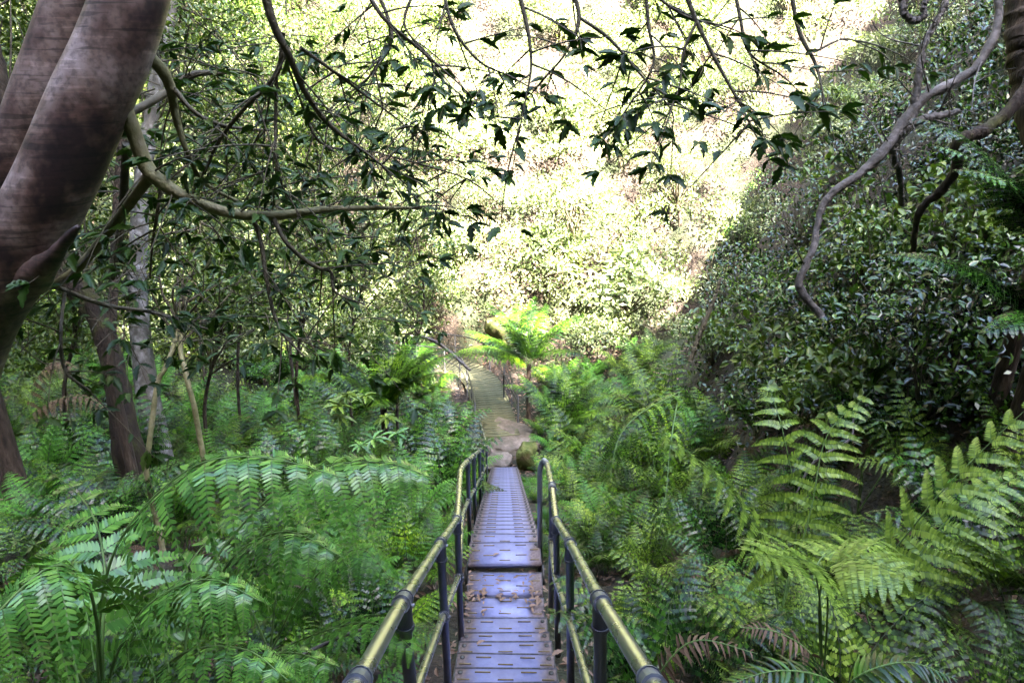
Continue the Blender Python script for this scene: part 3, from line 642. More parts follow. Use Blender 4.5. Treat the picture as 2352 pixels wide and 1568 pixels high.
tree_fern(1215, 835, 24.5, 2.6, 'sunlit tree fern arching left over the boardwalk', [(165, .9, .7), (190, 1.0, .9), (140, .6, .8), (95, .6, 1), (30, .6, 1.2), (-40, .8, 1)], M['fern'])
tree_fern(880, 930, 15.5, 2.0, 'tree fern with long fronds left of the boardwalk entrance', [(20, .5, 1.2), (60, .5, 1), (-20, .7, 1.1), (100, .5, 1), (150, .6, 1), (200, .8, 1), (-70, .8, .9)], M['fern'])
tree_fern(1290, 990, 19, 1.9, 'tree fern spreading over the right side of the stair foot', [(0, .6, .9), (35, .7, .8), (-40, .6, 1.1), (100, .5, 1), (160, .6, 1.2), (-80, .8, .8)], M['fern'])
tree_fern(2390, 560, 6.2, 1.5, 'fern sprouting from the dark rock face at the right edge', [(180, .6, .9), (205, .8, .8), (150, .5, 1), (240, .9, .8)], M['fernb'])
tree_fern(2400, 740, 6.0, 1.4, 'dark green fern low on the rock face at the right edge', [(180, .9, .7), (160, .9, .9), (215, 1.1, .8)], M['fernb'])

single_fern('dry_frond', (1480, 1640, 2.9), [
    ([(1480, 1640, 2.9), (1520, 1540, 2.8), (1600, 1470, 2.75), (1740, 1500, 2.7)], .10, dict(npin=24, npn=1, stipe=.1, droop=.5, pw=.10, ang=.3, jit=.15)),
    ([(1900, 1600, 2.9), (1860, 1500, 2.85), (1780, 1450, 2.8), (1700, 1440, 2.8)], .10, dict(npin=22, npn=1, stipe=.1, droop=.5, pw=.10, ang=.3, jit=.15)),
], 'pinkish brown withering fronds near the bottom right of the right handrail', M['dry'])
single_fern('dry_frond', (100, 900, 8), [
    ([(60, 960, 8), (90, 860, 8), (140, 830, 8), (200, 870, 7.9)], .25, dict(H, stipe=.1, droop=1.2)),
    ([(60, 960, 8), (120, 920, 8), (190, 910, 7.9), (250, 940, 7.8)], .25, dict(H, stipe=.1, droop=1.2)),
], 'brown dead fronds sagging among the ferns beside the dark mossy trunk', M['dry'])
single_fern('hanging_fern', (1500, 940, 5), [
    ([(1560, 900, 5), (1470, 950, 4.6), (1420, 1010, 4.4), (1400, 1110, 4.3)], .22, dict(H, stipe=.05, droop=1.6)),
    ([(1560, 900, 5), (1540, 1020, 4.6), (1530, 1130, 4.4), (1510, 1240, 4.3)], .16, dict(H, stipe=.05, droop=1.6)),
], 'vivid green fronds drooping vertically right of the hooped handrail end', M['fern'])
def seedling(px, py, d, n, size, label, mt):
    c = P(px, py, d); g = float(terrain(c[0], c[1])); root = empty('seedling', (c[0], c[1], g)); tag(root, label, 'plant'); l = np.array(root.location); st = MB(); lf = MB()
    for _ in range(n):
        tip = c + rdir(1)[0] * [.35, .35, .22] - l; st.tube(spline([np.zeros(3), tip * .6 + rng.uniform(-.08, .08, 3), tip], 7), np.linspace(.008, .003, 7), 5)
        k = 9; a = rng.uniform(0, 6.28) + np.arange(k) * 2.4; dr = np.stack([np.cos(a), np.sin(a), rng.uniform(-.5, .25, k)], -1)
        lf.scatter(NL_V, NL_F, np.repeat(tip[None], k, 0), frames(unit(dr), unit(np.array([0, 0, 1.]) + .2 * rng.standard_normal((k, 3))), size * rng.uniform(.7, 1.2, k), np.full(k, .28)))
    st.build('stems', M['stemg'], root)['kind'] = 'stuff'; lf.build('leaves', M[mt], root)
seedling(835, 935, 9.5, 7, .2, 'bright yellow green seedling with whorled leaves left of the boardwalk', 'fernt')
seedling(870, 1040, 8, 4, .17, 'glossy seedling with drooping whorled leaves behind the large fern arc', 'fernh')
seedling(2010, 980, 7, 3, .14, 'small glossy plant on the dark bank above the right ferns', 'bank')
def stick(pts, rad, label):
    a, r = px_tube(pts, 16); root_ = MB().tube(a - a[0], r, 7, wob=.1).build('fallen_stick', M['vine'], None, True); root_.location = a[0].tolist(); tag(root_, label, 'stick')
stick([(1830, 1130, 5.5, 2), (1870, 1060, 5.5, 3), (1950, 1010, 5.5, 3), (1960, 960, 5.5, 2)], 0, 'bleached stick standing in the dark hollow between the right ferns')
stick([(600, 1568, 2.8, 3), (700, 1500, 3, 4), (800, 1455, 3.2, 4), (850, 1440, 3.4, 3)], 0, 'thin brown stick lying beside the lower left handrail')
stick([(960, 770, 20, 3), (1010, 790, 20, 4), (1080, 850, 19.5, 3)], 0, 'bare stick leaning over the inner curve of the boardwalk')
# ------------------------------------------------------------------ the leaning two stemmed tree, its limbs and leaves
def twig_leaves(lb, wb, base, d0, ln, k, size, mleafs=0, curl=.3, tpl=None):
    """a twig with leaves in alternate order and a small whorl at its end"""
    tpl = tpl or (NL_V, NL_F); d0 = unit(d0); t = np.linspace(0, 1, 6); bend = rdir(1)[0] * curl + np.array([0, 0, -.35])
    pts = base + d0 * (t * ln)[:, None] + bend * ln * (t ** 2)[:, None] * .5
    wb.tube(pts, np.linspace(.0035, .0012, 6), 4, 0, cap=False)
    tg = unit(np.gradient(pts, axis=0)); pos = []; dr = []
    for i in range(k):
        f = rng.uniform(.15, 1) if i > 3 else 1.0; j = f * 5; a = int(min(j, 4)); p = pts[a] * (1 - (j - a)) + pts[a + 1] * (j - a)
        s_ = rdir(1)[0]; s_ = s_ - tg[a] * np.dot(s_, tg[a]); dd = unit((unit(s_) * .9 + tg[a] * .8) * [1, 1, .45] + np.array([0, 0, -.12])); pos.append(p); dr.append(dd)
    n = len(pos); pos = np.array(pos); dr = np.array(dr); sz = size * rng.uniform(.6, 1.2, n)
    up = unit(np.array([0, 0, 1.0]) + .42 * rng.standard_normal((n, 3)))
    lb.scatter(*tpl, pos, frames(dr, up, sz, rng.uniform(.26, .42, n)), mleafs)
def leafy_branch(lb, wb, data, dens, size, tl=(.12, .35), start=.1, k=(4, 8), spreadz=.6):
    pts, r = px_tube(data, 30); wb.tube(pts, r, 7, 0); s = polyline_len(pts); n = int(dens * s[-1]); tg = unit(np.gradient(pts, axis=0))
    for _ in range(n):
        f = rng.uniform(start, 1) * 29; i = int(min(f, 28)); p = pts[i] + (pts[i + 1] - pts[i]) * (f - i)
        d = unit(tg[i] * .7 + rdir(1)[0] * [1, spreadz, .8]); twig_leaves(lb, wb, p, d, rng.uniform(*tl), int(rng.integers(*k)), size)
    twig_leaves(lb, wb, pts[-1], tg[-1], .12, 6, size)
def build_lean_tree():
    root = empty('leaning_tree', P(-330, 1750, 2.9)); tag(root, 'smooth purplish barked tree leaning across the top left corner with two stems', 'tree'); L = np.array(root.location)
    stems = [[(-330, 1750, 2.9, 120), (-200, 1150, 2.65, 100), (-85, 790, 2.5, 90), (25, 600, 2.42, 86), (120, 430, 2.35, 86), (203, 240, 2.3, 84), (262, 110, 2.27, 82), (310, -40, 2.25, 80), (350, -250, 2.3, 76)],
             [(-330, 1750, 3.0, 70), (-260, 1150, 2.85, 72), (-120, 790, 2.75, 70), (-40, 600, 2.7, 68), (25, 420, 2.62, 66), (90, 230, 2.55, 63), (140, 80, 2.52, 60), (185, -80, 2.5, 56), (240, -300, 2.5, 52)]]
    for st in stems:
        pts, r = px_tube(st, 90); th = np.sin(np.arange(90) * .13) * .02; r = r * (1 + th)
        MB().tube(pts - L, r, 40).build('trunk', M['smooth'], root, True)
    for st in ([(70, 640, 2.4, 44), (110, 605, 2.32, 26), (140, 568, 2.27, 15), (162, 540, 2.24, 12), (180, 520, 2.22, 5)],):
        pts, r = px_tube(st, 12); MB().tube(pts - L, r, 14, wob=.04).build('branch_stub', M['smooth'], root, True)
    limbs = [
     [(270, 215, 2.3, 17), (300, 285, 2.35, 15), (330, 370, 2.4, 15), (355, 405, 2.4, 15), (420, 450, 2.42, 12), (520, 487, 2.45, 11), (620, 496, 2.5, 10), (760, 480, 2.6, 7), (900, 478, 2.7, 4), (1010, 478, 2.8, 2)],
     [(350, 400, 2.4, 11), (300, 465, 2.5, 10), (240, 545, 2.6, 10), (180, 615, 2.7, 9), (130, 650, 2.75, 8), (90, 665, 2.8, 6)],
     [(325, 115, 2.3, 13), (370, 160, 2.35, 12), (392, 205, 2.4, 10), (402, 260, 2.45, 8), (430, 350, 2.5, 5), (470, 420, 2.6, 4), (560, 470, 2.7, 3)],
     [(120, 655, 2.75, 6), (240, 700, 2.9, 5), (360, 720, 3.0, 4), (520, 770, 3.1, 2)],
     [(580, 492, 2.5, 6), (600, 560, 2.5, 5), (612, 640, 2.5, 5), (640, 750, 2.5, 4), (700, 820, 2.5, 2)],
     [(625, 495, 2.5, 6), (660, 560, 2.5, 5), (720, 610, 2.55, 5), (760, 625, 2.6, 4), (770, 670, 2.6, 3), (840, 700, 2.6, 1.5)],
     [(370, 425, 2.5, 4), (360, 500, 2.5, 4), (350, 560, 2.55, 3), (345, 640, 2.6, 2)],
     [(290, 430, 2.8, 5), (290, 330, 2.9, 9), (280, 500, 3.2, 10), (255, 640, 3.3, 8)][1:],
     [(290, 265, 2.8, 10), (350, 232, 2.9, 10), (400, 200, 3.0, 9), (450, 170, 3.0, 8), (520, 168, 3.1, 3)],
     [(150, 660, 2.8, 5), (140, 760, 2.7, 4), (150, 850, 2.7, 4), (210, 900, 2.7, 2)],
     [(400, 205, 2.4, 6), (450, 260, 2.4, 5), (520, 290, 2.5, 4), (620, 300, 2.6, 2)],
     [(600, -40, 2.2, 11), (630, 60, 2.25, 10), (665, 130, 2.3, 8), (700, 210, 2.4, 7), (760, 290, 2.5, 6), (840, 350, 2.6, 3), (900, 400, 2.7, 2)],
     [(650, 75, 2.3, 6), (635, 170, 2.35, 6), (560, 250, 2.4, 5), (500, 330, 2.5, 4), (470, 400, 2.6, 3)],
     [(635, 170, 2.35, 4), (633, 280, 2.4, 4), (636, 380, 2.4, 3), (660, 460, 2.5, 2)],
     [(690, 110, 2.3, 5), (760, 160, 2.4, 4), (840, 220, 2.5, 3), (920, 280, 2.6, 2), (980, 340, 2.7, 1.5)],
     [(640, 90, 2.3, 3), (690, 230, 2.6, 3), (740, 330, 2.7, 3), (860, 350, 2.8, 2), (1010, 390, 2.9, 2), (1100, 420, 3, 1)]]
    br = MB(); lb = MB(); wb = MB()
    for i, l in enumerate(limbs):
        pts, r = px_tube(l, 34); br.tube(pts, r * 1.15, 9, wob=.03) if i < 3 else wb.tube(pts, r, 8, wob=.04)
    br.V = [v - L for v in br.V]; br.build('limb', M['branch'], root, True)
    for i, l in enumerate(limbs):
        pts, r = px_tube(l, 30); s = polyline_len(pts); tg = unit(np.gradient(pts, axis=0)); n = int(18 * s[-1])
        for _ in range(n):
            f = rng.uniform(.25, 1) * 29; q = int(min(f, 28)); p = pts[q]
            d = unit(tg[q] * .6 + rdir(1)[0] * [1, 1, .9]); ln = rng.uniform(.12, .42); t2 = p + d * ln
            twig_leaves(lb, wb, p, d, ln, int(rng.integers(3, 8)), .07)
    # deeper twigs of the same crown, filling the space behind
    for _ in range(230):
        px, py = rng.uniform(180, 1080), rng.uniform(30, 790)
        if px + py * .25 > 1150: continue
        p = P(px, py, rng.uniform(3.0, 5.0)); twig_leaves(lb, wb, p, rdir(1)[0] * [1, .6, .5], rng.uniform(.15, .45), int(rng.integers(4, 8)), .08)
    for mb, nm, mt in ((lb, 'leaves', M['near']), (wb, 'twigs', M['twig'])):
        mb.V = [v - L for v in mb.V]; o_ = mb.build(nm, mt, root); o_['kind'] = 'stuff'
build_lean_tree()

def overhang(name, label, branches, dens, size, anchor):
    root = empty(name, P(*anchor)); tag(root, label, 'branch'); L = np.array(root.location); lb = MB(); wb = MB()
    for b in branches: leafy_branch(lb, wb, b, dens, size)
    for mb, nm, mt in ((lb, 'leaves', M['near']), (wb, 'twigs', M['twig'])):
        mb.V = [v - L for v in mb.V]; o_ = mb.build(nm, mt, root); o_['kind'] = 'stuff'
overhang('overhanging_branch', 'dark leafy branches hanging from the top edge just left of centre', [
    [(820, -60, 2.6, 6), (880, 40, 2.6, 5), (960, 110, 2.7, 4), (1040, 180, 2.7, 2)],
    [(850, -60, 2.8, 5), (900, 80, 2.8, 4), (860, 160, 2.8, 3), (800, 230, 2.9, 2)],
    [(1010, -60, 2.6, 4), (1040, 60, 2.6, 4), (1100, 140, 2.6, 3), (1170, 175, 2.6, 2)],
    [(960, -40, 3, 4), (930, 60, 3, 3), (1000, 150, 3, 2), (980, 230, 3, 1.5)]], 17, .074, (850, -60, 2.6))
overhang('overhanging_branch', 'dark leafy branches hanging from the top edge at the centre over the bright hillside', [
    [(1180, -60, 2.5, 6), (1210, 60, 2.5, 5), (1220, 150, 2.5, 3), (1205, 240, 2.5, 2), (1195, 290, 2.5, 1.5)],
    [(1300, -60, 2.6, 6), (1330, 40, 2.6, 5), (1300, 120, 2.6, 3), (1260, 170, 2.6, 2)],
    [(1330, 40, 2.6, 4), (1400, 90, 2.6, 4), (1470, 170, 2.6, 3), (1540, 250, 2.6, 2), (1545, 300, 2.6, 1.5)],
    [(1480, -60, 2.4, 5), (1490, 60, 2.4, 4), (1500, 150, 2.4, 3), (1440, 250, 2.4, 2)]], 17, .074, (1300, -60, 2.6))
overhang('overhanging_branch', 'dark leafy branches hanging from the top edge right of centre', [
    [(1560, -60, 2.5, 7), (1600, 50, 2.5, 5), (1650, 150, 2.5, 4), (1700, 240, 2.5, 3), (1725, 290, 2.5, 2)],
    [(1600, 50, 2.5, 4), (1570, 120, 2.5, 3), (1560, 200, 2.5, 2), (1535, 260, 2.5, 1.5)],
    [(1680, -60, 2.7, 5), (1700, 40, 2.7, 4), (1720, 120, 2.7, 3), (1790, 170, 2.7, 2)],
    [(1450, -60, 2.7, 5), (1560, 30, 2.7, 3), (1660, 60, 2.7, 2)]], 18, .074, (1560, -60, 2.5))
overhang('overhanging_branch', 'thin sparse branch with few leaves near the top right', [
    [(1810, -60, 2.8, 5), (1835, 70, 2.8, 5), (1870, 140, 2.8, 4), (1885, 190, 2.8, 3), (1890, 230, 2.8, 1.5)],
    [(1870, 120, 2.8, 3), (1940, 90, 2.9, 2), (2000, 110, 2.9, 1)]], 7, .07, (1810, -60, 2.8))

# ------------------------------------------------------------------ trunks and understory trees of the gully
def trunk_tree(name, data, mt, label, crown=None, leafm='mid', lsize=.1, sides=14, cat='tree', branches=0):
    pts, r = px_tube(data, 30); base = pts[0].copy(); root = empty(name, base); tag(root, label, cat)
    g_ = pts[0].copy(); g_[2] = min(g_[2] - .3, float(terrain(g_[0], g_[1])) - .2); ptb = np.vstack([g_, pts]); rb_ = np.concatenate([[r[0] * 1.2], r]); MB().tube(ptb - base, rb_, sides, wob=.05).build('trunk', mt, root, True)
    if crown:
        mb = MB(); cs = []; rs = []
        for (px, py, d, R, k) in crown:
            c = P(px, py, d)
            for _ in range(int(k * 1.5)):
                q = c + rdir(1)[0] * R * rng.random() ** .4 * [1, .9, .8]; cs.append(q); rs.append(rng.uniform(.25, .5) * min(1.4, R))
                if rng.random() < .6:
                    j = int(rng.integers(12, 29)); mid = (pts[j] + q) / 2 + rng.uniform(-.2, .2, 3)
                    mb.tube(spline([pts[j], mid, q], 7), np.linspace(.02, .004, 7), 4, 1, cap=False)
        clumps(mb, cs, rs, 34, lsize, .38, tpl=(ML_V, ML_F) if lsize * FPX / crown[0][2] > 13 else (FAR_V, FAR_F))
        mb.V = [v - base for v in mb.V]; mb.build('crown', [M[leafm], M['twig']], root)
    return root
def seg(base_px, base_py, top, rad0, rad1, bend=0):
    h = hit(base_px, base_py, 4); d = h[1] * cp - h[2] * sp
    (tx, ty) = top; return [(base_px, base_py, d, rad0), ((base_px + tx) / 2 + bend, (base_py + ty) / 2, d, (rad0 + rad1) / 2), (tx, ty, d, rad1)], d
trunk_tree('mossy_tree', [(295, 1030, 9.3, 34), (275, 920, 9.3, 27), (250, 800, 9.3, 25), (218, 710, 9.3, 25), (164, 655, 9.3, 27), (110, 620, 9.3, 25), (40, 520, 9.4, 22), (-60, 380, 9.4, 20)], M['mossbark'], 'thick dark mossy trunk bending left among the ferns', [(60, 330, 9.4, 1.5, 14), (-60, 200, 9.5, 1.5, 12)])
trunk_tree('pale_tree', [(345, 940, 12, 26), (325, 800, 12, 24), (316, 650, 12, 22), (325, 450, 12.2, 19), (350, 250, 12.4, 17), (395, 0, 12.6, 15), (430, -200, 12.8, 12)], M['palebark'], 'tree trunk mottled with pale lichen right behind the dark mossy trunk', [(500, 120, 13, 2.0, 26), (330, 60, 13, 1.8, 20), (560, 330, 13.5, 1.7, 22)], lsize=.1)
trunk_tree('sapling', [(335, 1080, 7.4, 6), (360, 890, 7.4, 6), (378, 848, 7.4, 5), (403, 780, 7.5, 5), (430, 650, 7.6, 3)], M['branch'], 'thin crooked sapling in front of the lichen mottled trunk', [(450, 600, 7.6, .7, 9)], lsize=.08)
trunk_tree('sapling', [(445, 930, 9.5, 6), (425, 850, 9.5, 6), (415, 780, 9.6, 5), (440, 600, 9.8, 4), (470, 480, 10, 3)], M['branch'], 'slender leaning sapling right of the lichen mottled trunk', [(500, 520, 10, 1.0, 12)], lsize=.09)
trunk_tree('slender_tree', [(250, 840, 8.6, 12), (262, 640, 8.6, 11), (270, 480, 8.7, 11), (280, 330, 8.8, 10), (300, 100, 9, 9), (320, -120, 9, 8)], M['bark'], 'dark slender trunk rising behind the leaning tree limb', [(150, 60, 9.5, 1.5, 16)])
trunk_tree('brown_tree', [(-60, 800, 8.5, 26), (-20, 560, 8.2, 24), (15, 350, 8, 26), (-10, 180, 8, 26), (-60, 0, 8, 24)], M['bark'], 'rough brown barked trunk at the left edge behind the leaning tree', [(30, 0, 9, 1.3, 12)])
tree_specs = [
 (560, 860, 17, (600, 100), [(600, 220, 17, 2.4, 34), (470, 420, 17, 2.0, 26)], 'bushy understory tree with upright stem left of the picture centre'),
 (700, 840, 15, (720, 250), [(720, 400, 15, 1.9, 30), (640, 600, 14.5, 1.5, 22)], 'dense small leaved tree above the ferns left of the boardwalk'),
 (820, 830, 18, (840, 200), [(840, 300, 18, 2.0, 28), (780, 560, 17.5, 1.8, 24)], 'yellow green tree between the limb tips and the bright hillside'),
 (930, 850, 17, (955, 520), [(900, 640, 17, 1.5, 24), (860, 740, 16, 1.1, 14)], 'low dark leaved tree standing next to the boardwalk curve'),
 (500, 880, 13, (480, 500), [(440, 640, 13, 1.5, 24), (560, 700, 12.5, 1.2, 18)], 'leafy understory tree behind the saplings'),
 (180, 860, 12, (150, 450), [(120, 760, 12, 1.3, 16), (230, 560, 12.5, 1.5, 18)], 'shady understory tree between the left trunks'),
 (680, 700, 22, (700, -40), [(720, 60, 22, 2.8, 34), (880, 120, 23, 2.4, 28)], 'tall tree at the top left of the bright hillside'),
 (240, 600, 18, (220, -100), [(230, 150, 18, 2.4, 30), (100, 300, 17, 2.0, 22)], 'tall backlit tree behind the leaning tree stems'),
 (470, 640, 22, (480, -120), [(430, 120, 21, 2.5, 30), (560, 20, 21, 2.3, 22)], 'tall tree between the leaning tree and the hanging branches'),
]
for bx, by, d, (tx, ty), cr, lab in tree_specs:
    g = P(bx, by, d); gz = float(terrain(g[0], g[1])); 
    for _ in range(60):   # slide the base along its ray until it meets the ground
        g = P(bx, by, d); dz = g[2] - float(terrain(g[0], g[1]))
        if abs(dz) < .08: break
        by += 4 if dz > 0 else -4
    trunk_tree('understory_tree', [(bx, by, d, 62 / d), (bx * .7 + tx * .3 - 24, by * .7 + ty * .3, d, 55 / d), (bx * .35 + tx * .65 + 26, by * .35 + ty * .65, d, 42 / d), (tx, ty, d, 24 / d)], M['bark'], lab, cr, lsize=.11)

hill_spots = [(700, 60), (860, 250), (1010, 90), (980, 420), (1130, 260), (1130, 560), (1290, 120), (1260, 400), (1330, 620), (1430, 260), (1440, 760), (1560, 520), (1600, 120), (1500, 60), (1720, 260), (1800, 60), (1240, 690), (1060, 640), (560, 500), (900, 620)]
ht0 = []
for v in range(3):
    mb = MB(); cs = []; rs = []
    for _ in range(24):
        q = np.array([0, 0, 1.9 + .3 * v]) + rdir(1)[0] * [1.5, 1.3, .9] * rng.random() ** .4; cs.append(q); rs.append(rng.uniform(.3, .65))
        mb.tube(spline([[0, 0, .7], (q + [0, 0, .7]) / 2 + rng.uniform(-.2, .2, 3), q], 6), np.linspace(.04, .008, 6), 4, 1, cap=False)
    clumps(mb, cs, rs, 24, (.17, .24, .14)[v], .4, lo=-.5)
    t_ = MB(); t_.tube(spline([[0, 0, -.5], [.08, .05, .5], [0, 0, 1.4]], 8), np.linspace(.09, .05, 8), 8)
    ht0.append((t_.mesh('trunk', M['bark'], True), mb.mesh('crown', [M['hill'], M['twig']])))
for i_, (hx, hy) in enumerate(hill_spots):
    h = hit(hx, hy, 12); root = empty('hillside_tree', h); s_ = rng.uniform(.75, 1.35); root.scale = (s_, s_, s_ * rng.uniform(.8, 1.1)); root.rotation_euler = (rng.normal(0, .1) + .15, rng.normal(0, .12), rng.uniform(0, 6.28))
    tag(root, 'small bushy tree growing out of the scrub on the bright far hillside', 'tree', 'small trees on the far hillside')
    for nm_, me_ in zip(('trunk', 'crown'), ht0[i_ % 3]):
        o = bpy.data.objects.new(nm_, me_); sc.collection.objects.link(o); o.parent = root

# ------------------------------------------------------------------ right bank: shrubs, vine, mossy limbs
def shrub(px, py, dshift, R, k, label, lsize=.1, leafm='bank'):
    h = hit(px, py, 3); c = h * (1 - dshift / np.linalg.norm(h)); g = np.array([c[0], c[1], float(terrain(c[0], c[1]))])
    root = empty('shrub', g); tag(root, label, 'shrub'); mb = MB(); cs = []; rs = []; st = MB()
    for _ in range(k):
        q = c + rdir(1)[0] * R * rng.random() ** .45; q[2] = max(q[2], terrain(q[0], q[1]) + .15); cs.append(q - g); rs.append(rng.uniform(.22, .45))
        st.tube(spline([np.zeros(3), (q - g) * .5 + rng.uniform(-.12, .12, 3), q - g], 6), np.linspace(.014, .003, 6), 4, 0, cap=False)
    clumps(mb, cs, rs, 36, lsize, .48, flat=1.0, tpl=(ML_V, ML_F), droop=.1)
    mb.build('leaves', M[leafm], root); st.build('stems', M['twig'], root)
shr = [(1700, 560, .8, 1.3, 22, 'shrub on the shaded edge of the bright hillside'), (1850, 480, .8, 1.2, 22, 'blue glinting shrub under the vine fork'), (1980, 560, .7, 1.1, 24, 'round leaved shrub behind the middle of the pale vine'),
       (1750, 700, .7, 1.1, 24, 'shrub left of the lower end of the pale vine'), (1900, 700, .7, 1.0, 26, 'round leaved shrub at the lower end of the pale vine'), (2080, 650, .6, 1.0, 24, 'shrub right of the lower vine on the steep bank'),
       (1830, 830, .6, .8, 20, 'low shrub above the right fern thicket'), (2000, 800, .6, .8, 20, 'low shrub below the vine above the right ferns'), (2150, 820, .5, .7, 16, 'dark shrub below the hanging bank ferns'),
       (2080, 420, .7, 1.2, 22, 'shrub between the vine and the mossy limb'), (2200, 560, .5, .9, 18, 'shrub left of the ferns on the rock face'), (2000, 330, .7, 1.2, 20, 'shrub growing on the mossy crest beside the vine fork'),
       (2150, 170, .7, 1.2, 20, 'shrub high on the bank between the two vine arms'), (2280, 300, .5, 1.0, 16, 'shrub near the right edge under the vine'), (1640, 800, .6, .9, 18, 'shrub at the foot of the bank beside the sunlit slope'),
       (2240, 60, .7, 1.1, 20, 'shrub in the top right corner beside the brown trunk'),
       (2330, 180, .5, .9, 18, 'dark shrub in front of the brown trunk at the right edge'), (2100, 60, .9, 1.3, 22, 'sun flecked shrub under the hooked vine loop'), (1960, 220, .9, 1.2, 22, 'pale lit shrub left of the upper vine arm'),
       (2330, 420, .4, .7, 14, 'dark shrub above the ferns on the rock face'), (2200, 700, .4, .7, 16, 'dark shrub between the two rock face ferns'), (1800, 930, .5, .7, 16, 'low shrub rising out of the right fern thicket'),
       (1930, 900, .5, .6, 14, 'low shrub beside the strap grass'), (1780, 420, .9, 1.2, 22, 'light shrub where the shaded bank meets the bright hillside'), (1680, 660, .8, 1.0, 20, 'olive shrub hanging over the sunlit slope edge'),
       (2060, 760, .5, .8, 18, 'dim shrub low on the bank right of the strap grass')]
shl = [(620, 800, .8, 1.5, 20, 'leafy shrub behind the ferns under the limb tips'), (760, 790, .8, 1.4, 20, 'dense shrub left of the boardwalk curve'), (880, 760, .8, 1.4, 22, 'shrub at the foot of the far hillside left of the litter bank'),
       (500, 790, .8, 1.3, 18, 'shrub between the lichen trunk and the fern slope'), (180, 780, .6, 1.2, 18, 'shrub behind the dark mossy trunk'), (60, 740, .6, 1.2, 18, 'shrub at the left edge below the leaning tree'), (400, 740, .8, 1.4, 20, 'shrub directly behind the saplings'),
       (700, 690, .8, 1.7, 22, 'larger shrub above the fern slope left of centre'), (960, 680, .8, 1.5, 22, 'shrub directly above the litter bank')]
for i_, a in enumerate(shr):
    b_ = list(a); b_[2] = a[2] + rng.uniform(.1, .7); b_[4] = int(a[4] * 1.1)
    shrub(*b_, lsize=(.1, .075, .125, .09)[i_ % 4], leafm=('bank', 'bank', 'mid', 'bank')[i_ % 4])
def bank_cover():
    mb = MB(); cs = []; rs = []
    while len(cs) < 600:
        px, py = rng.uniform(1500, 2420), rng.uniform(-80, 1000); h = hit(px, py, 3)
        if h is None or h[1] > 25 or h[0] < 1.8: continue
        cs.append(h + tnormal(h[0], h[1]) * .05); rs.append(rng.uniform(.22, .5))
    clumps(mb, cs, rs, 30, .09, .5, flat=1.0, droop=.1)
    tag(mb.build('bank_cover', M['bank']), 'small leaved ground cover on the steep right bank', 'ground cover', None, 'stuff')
    mb = MB(); cs = []; rs = []
    while len(cs) < 420:
        px, py = rng.uniform(-50, 980), rng.uniform(640, 960); h = hit(px, py, 6)
        if h is None or h[1] > 27: continue
        cs.append(h + np.array([0, 0, .1])); rs.append(rng.uniform(.3, .8))
    clumps(mb, cs, rs, 24, .1, .45)
    tag(mb.build('ground_cover', M['mid']), 'low leafy undergrowth between the trees on the left', 'ground cover', None, 'stuff')
bank_cover()
def thing_tubes(name, label, cat, tubes, mt, part, twg=0):
    a0, _ = px_tube(tubes[0], 20); root = empty(name, a0[0]); tag(root, label, cat); L = a0[0]
    for t in tubes:
        pts, r = px_tube(t, 70); pts = pts + .004 * rng.standard_normal(pts.shape); MB().tube(pts - L, r * (1 + .12 * np.sin(np.arange(70) * .9 + rng.uniform(0, 6)) * np.sin(np.arange(70) * .23) + .03 * rng.standard_normal(len(r))), 12, wob=.05).build(part, mt, root, True)
        if twg:
            mb = MB()
            for _ in range(twg):
                p = pts[int(rng.integers(5, 68))]; d = rdir(1)[0]; l_ = rng.uniform(.3, .9); q = [p, p + d * l_ * .5 + rng.uniform(-.06, .06, 3), p + d * l_ + rng.uniform(-.15, .15, 3)]
                mb.tube(spline(q, 8) - L, np.linspace(.009, .002, 8), 5); e2 = q[1] + rdir(1)[0] * l_ * .4; mb.tube(spline([q[1], (q[1] + e2) / 2 + .03, e2], 5) - L, np.linspace(.005, .0015, 5), 4)
            mb.build('side_twigs', mt, root)['kind'] = 'stuff'
VD = 6.6
thing_tubes('vine', 'pale twisting woody vine climbing from the right bank to the top edge', 'vine', [
    [(1888, 728, VD, 8), (1850, 682, VD, 9), (1836, 650, VD, 9), (1855, 600, VD, 8), (1870, 560, VD, 8), (1880, 500, VD, 8), (1905, 450, VD, 9), (1960, 410, VD, 10), (2020, 360, VD, 11), (2062, 300, VD, 13), (2100, 250, VD, 12), (2130, 220, VD, 11), (2180, 195, VD, 11), (2230, 165, VD, 10), (2265, 120, VD, 10), (2290, 60, VD, 9), (2292, -60, VD, 9)],
    [(2060, 305, VD, 13), (2095, 270, VD, 10), (2108, 190, VD, 9), (2120, 110, VD, 8), (2150, 50, VD, 7), (2172, 10, VD, 6), (2175, -50, VD, 6)],
    [(2062, 310, VD, 11), (2100, 282, VD, 9), (2140, 270, VD, 9), (2200, 256, VD + .3, 6)],
    [(2075, 300, VD, 9), (2050, 350, VD + .1, 8), (2066, 400, VD + .4, 7), (2070, 470, VD + .8, 6)]], M['vine'], 'vine_stem', 7)
thing_tubes('hooked_vine', 'hooked loop of vine dangling from the top edge at the right', 'vine', [
    [(2072, -30, 5.5, 8), (2075, 25, 5.5, 8), (2095, 47, 5.5, 8), (2120, 40, 5.5, 7), (2122, 10, 5.5, 7), (2140, -20, 5.5, 6)]], M['vine'], 'vine_stem')
thing_tubes('mossy_limb', 'mossy bent limb crossing the bank at the right edge', 'branch', [
    [(2400, 120, 7, 14), (2330, 240, 7, 13), (2260, 300, 7, 14), (2205, 325, 7, 14), (2195, 390, 7.2, 11), (2160, 440, 7.4, 10), (2110, 490, 7.6, 8), (2095, 600, 8, 6)]], M['mossbark'], 'limb')
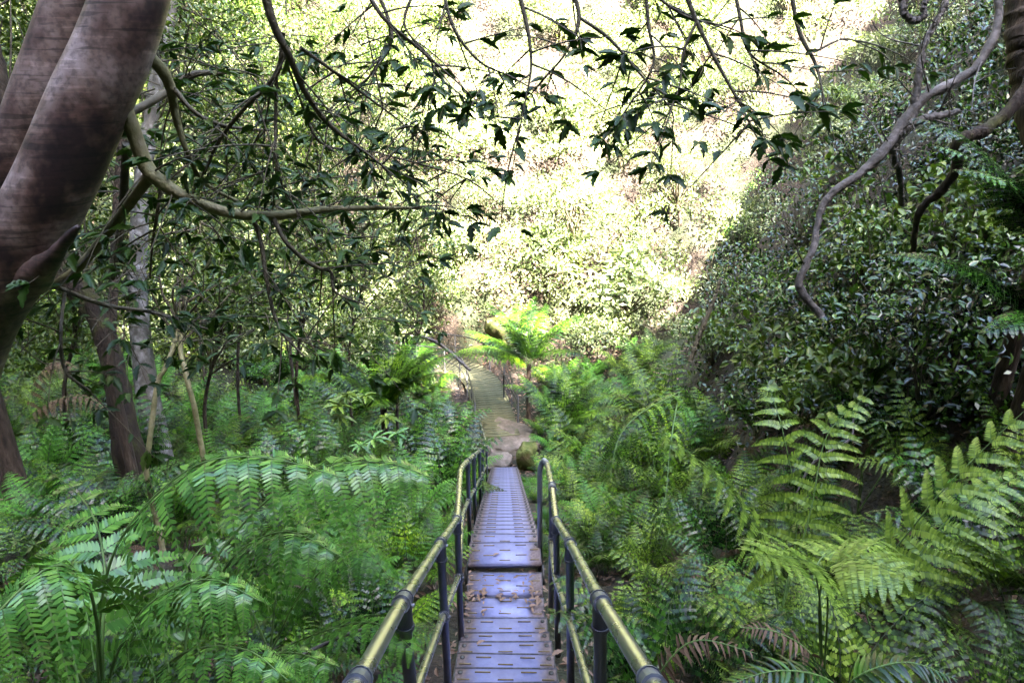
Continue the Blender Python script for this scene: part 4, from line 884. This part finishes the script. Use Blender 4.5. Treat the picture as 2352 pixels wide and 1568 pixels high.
thing_tubes('dead_branch', 'dark dead branch leaning at the foot of the sunlit slope right of centre', 'branch', [
    [(1585, 830, 13, 6), (1610, 760, 13, 6), (1640, 690, 13, 4), (1655, 640, 13, 3)]], M['twig'], 'branch')
thing_tubes('brown_tree', 'reddish brown trunk filling the top right corner', 'tree', [
    [(2420, 420, 8, 40), (2370, 200, 8, 40), (2350, 60, 8, 36), (2350, -80, 8, 34)]], M['bark'], 'trunk')

for a in shl: shrub(*a, lsize=.13, leafm='mid')
# grass tuft
def grass(px, py, label):
    h = hit(px, py, 3); mb = MB(); h = h * .93
    for _ in range(26):
        az = rng.uniform(0, 6.28); L = rng.uniform(.7, 1.2); c = arch(az, L, rng.uniform(.05, .4), rng.uniform(.8, 1.8), 10); T = unit(np.gradient(c, axis=0)); sd = unit(np.cross(T, [0, 0, 1]))
        wd = (.007 * (1 - np.linspace(0, 1, 10) ** 2) + .0006)[:, None]; V = np.stack([c - sd * wd, c + sd * wd], 1).reshape(-1, 3)
        mb.add(V, [[2 * i, 2 * i + 1, 2 * i + 3, 2 * i + 2] for i in range(9)])
    o = mb.build('grass_tuft', M['fern']); o.location = [float(t) for t in h]; tag(o, label, 'grass tuft')
grass(2000, 900, 'tuft of long strap grass on the right bank below the vine')

# ------------------------------------------------------------------ leaf litter
def litter(n, boxr, name, label, zfun, size=.09):
    mb = MB(); x = rng.uniform(*boxr[0], n); y = rng.uniform(*boxr[1], n); z = zfun(x, y) + rng.uniform(.005, .03, n)
    nn = unit(np.stack([rng.normal(0, .35, n), rng.normal(0, .35, n), np.ones(n)], -1))
    mb.scatter(ML_V, ML_F, np.stack([x, y, z], -1), frames(unit(rdir(n) * [1, 1, .15]), nn, size * rng.uniform(.5, 1.3, n), np.full(n, .4)))
    tag(mb.build(name, M['litter']), label, 'leaf litter', None, 'stuff')
litter(9000, ((-9, 6), (1, 12)), 'leaf_litter', 'brown fallen leaves under the near ferns', terrain, .09)
litter(9000, ((-5, 5), (17, 33)), 'leaf_litter', 'reddish fallen leaves around the boardwalk and its bank', lambda x, y: terrain(x, y) + .02, .12)
def stair_leaf(x, y, z, s, label):
    mb = MB(); mb.scatter(NL_V, NL_F, np.zeros((1, 3)), frames(np.array([[math.cos(x * 40), math.sin(x * 40), .05]]), np.array([[.1, .1, 1.0]]), np.array([s]), np.array([.4])))
    o = mb.build('dead_leaf', M['litter']); o.location = (x, y, z); tag(o, label, 'leaf', 'dead leaves lying on the stair landing')
for i in range(110):
    y = rng.uniform(5.4, 6.15); x = cx(y) + (rng.choice([-1, 1]) * rng.uniform(.18, .46) if i < 90 else rng.uniform(-.3, .3)); 
    if i < 34: y = rng.uniform(5.76, 5.9); x = cx(y) + rng.uniform(-.4, .4)
    stair_leaf(float(x), float(y), -5.045 + rng.uniform(0, .02), rng.uniform(.03, .085), 'curled brown dead leaf lying on the leaf strewn stair landing')
for (a, b, z, s, lab) in ((.30, 4.28, -4.28, .11, 'brown leaf lying on the right end of a lower near tread'), (-.28, 4.52, -4.4, .08, 'small brown leaf on the left end of a near tread'), (.22, 4.75, -4.51, .07, 'tiny brown leaf on the fourth tread above the landing'), (-.2, 6.35, -4.985, .08, 'single brown leaf on the raised plate past the dark gap')):
    mb = MB(); mb.scatter(NL_V, NL_F, np.zeros((1, 3)), frames(np.array([[.8, .5, .05]]), np.array([[.1, .1, 1.0]]), np.array([s]), np.array([.4])))
    o = mb.build('dead_leaf', M['litter']); o.location = (a, b, z); tag(o, lab, 'leaf')
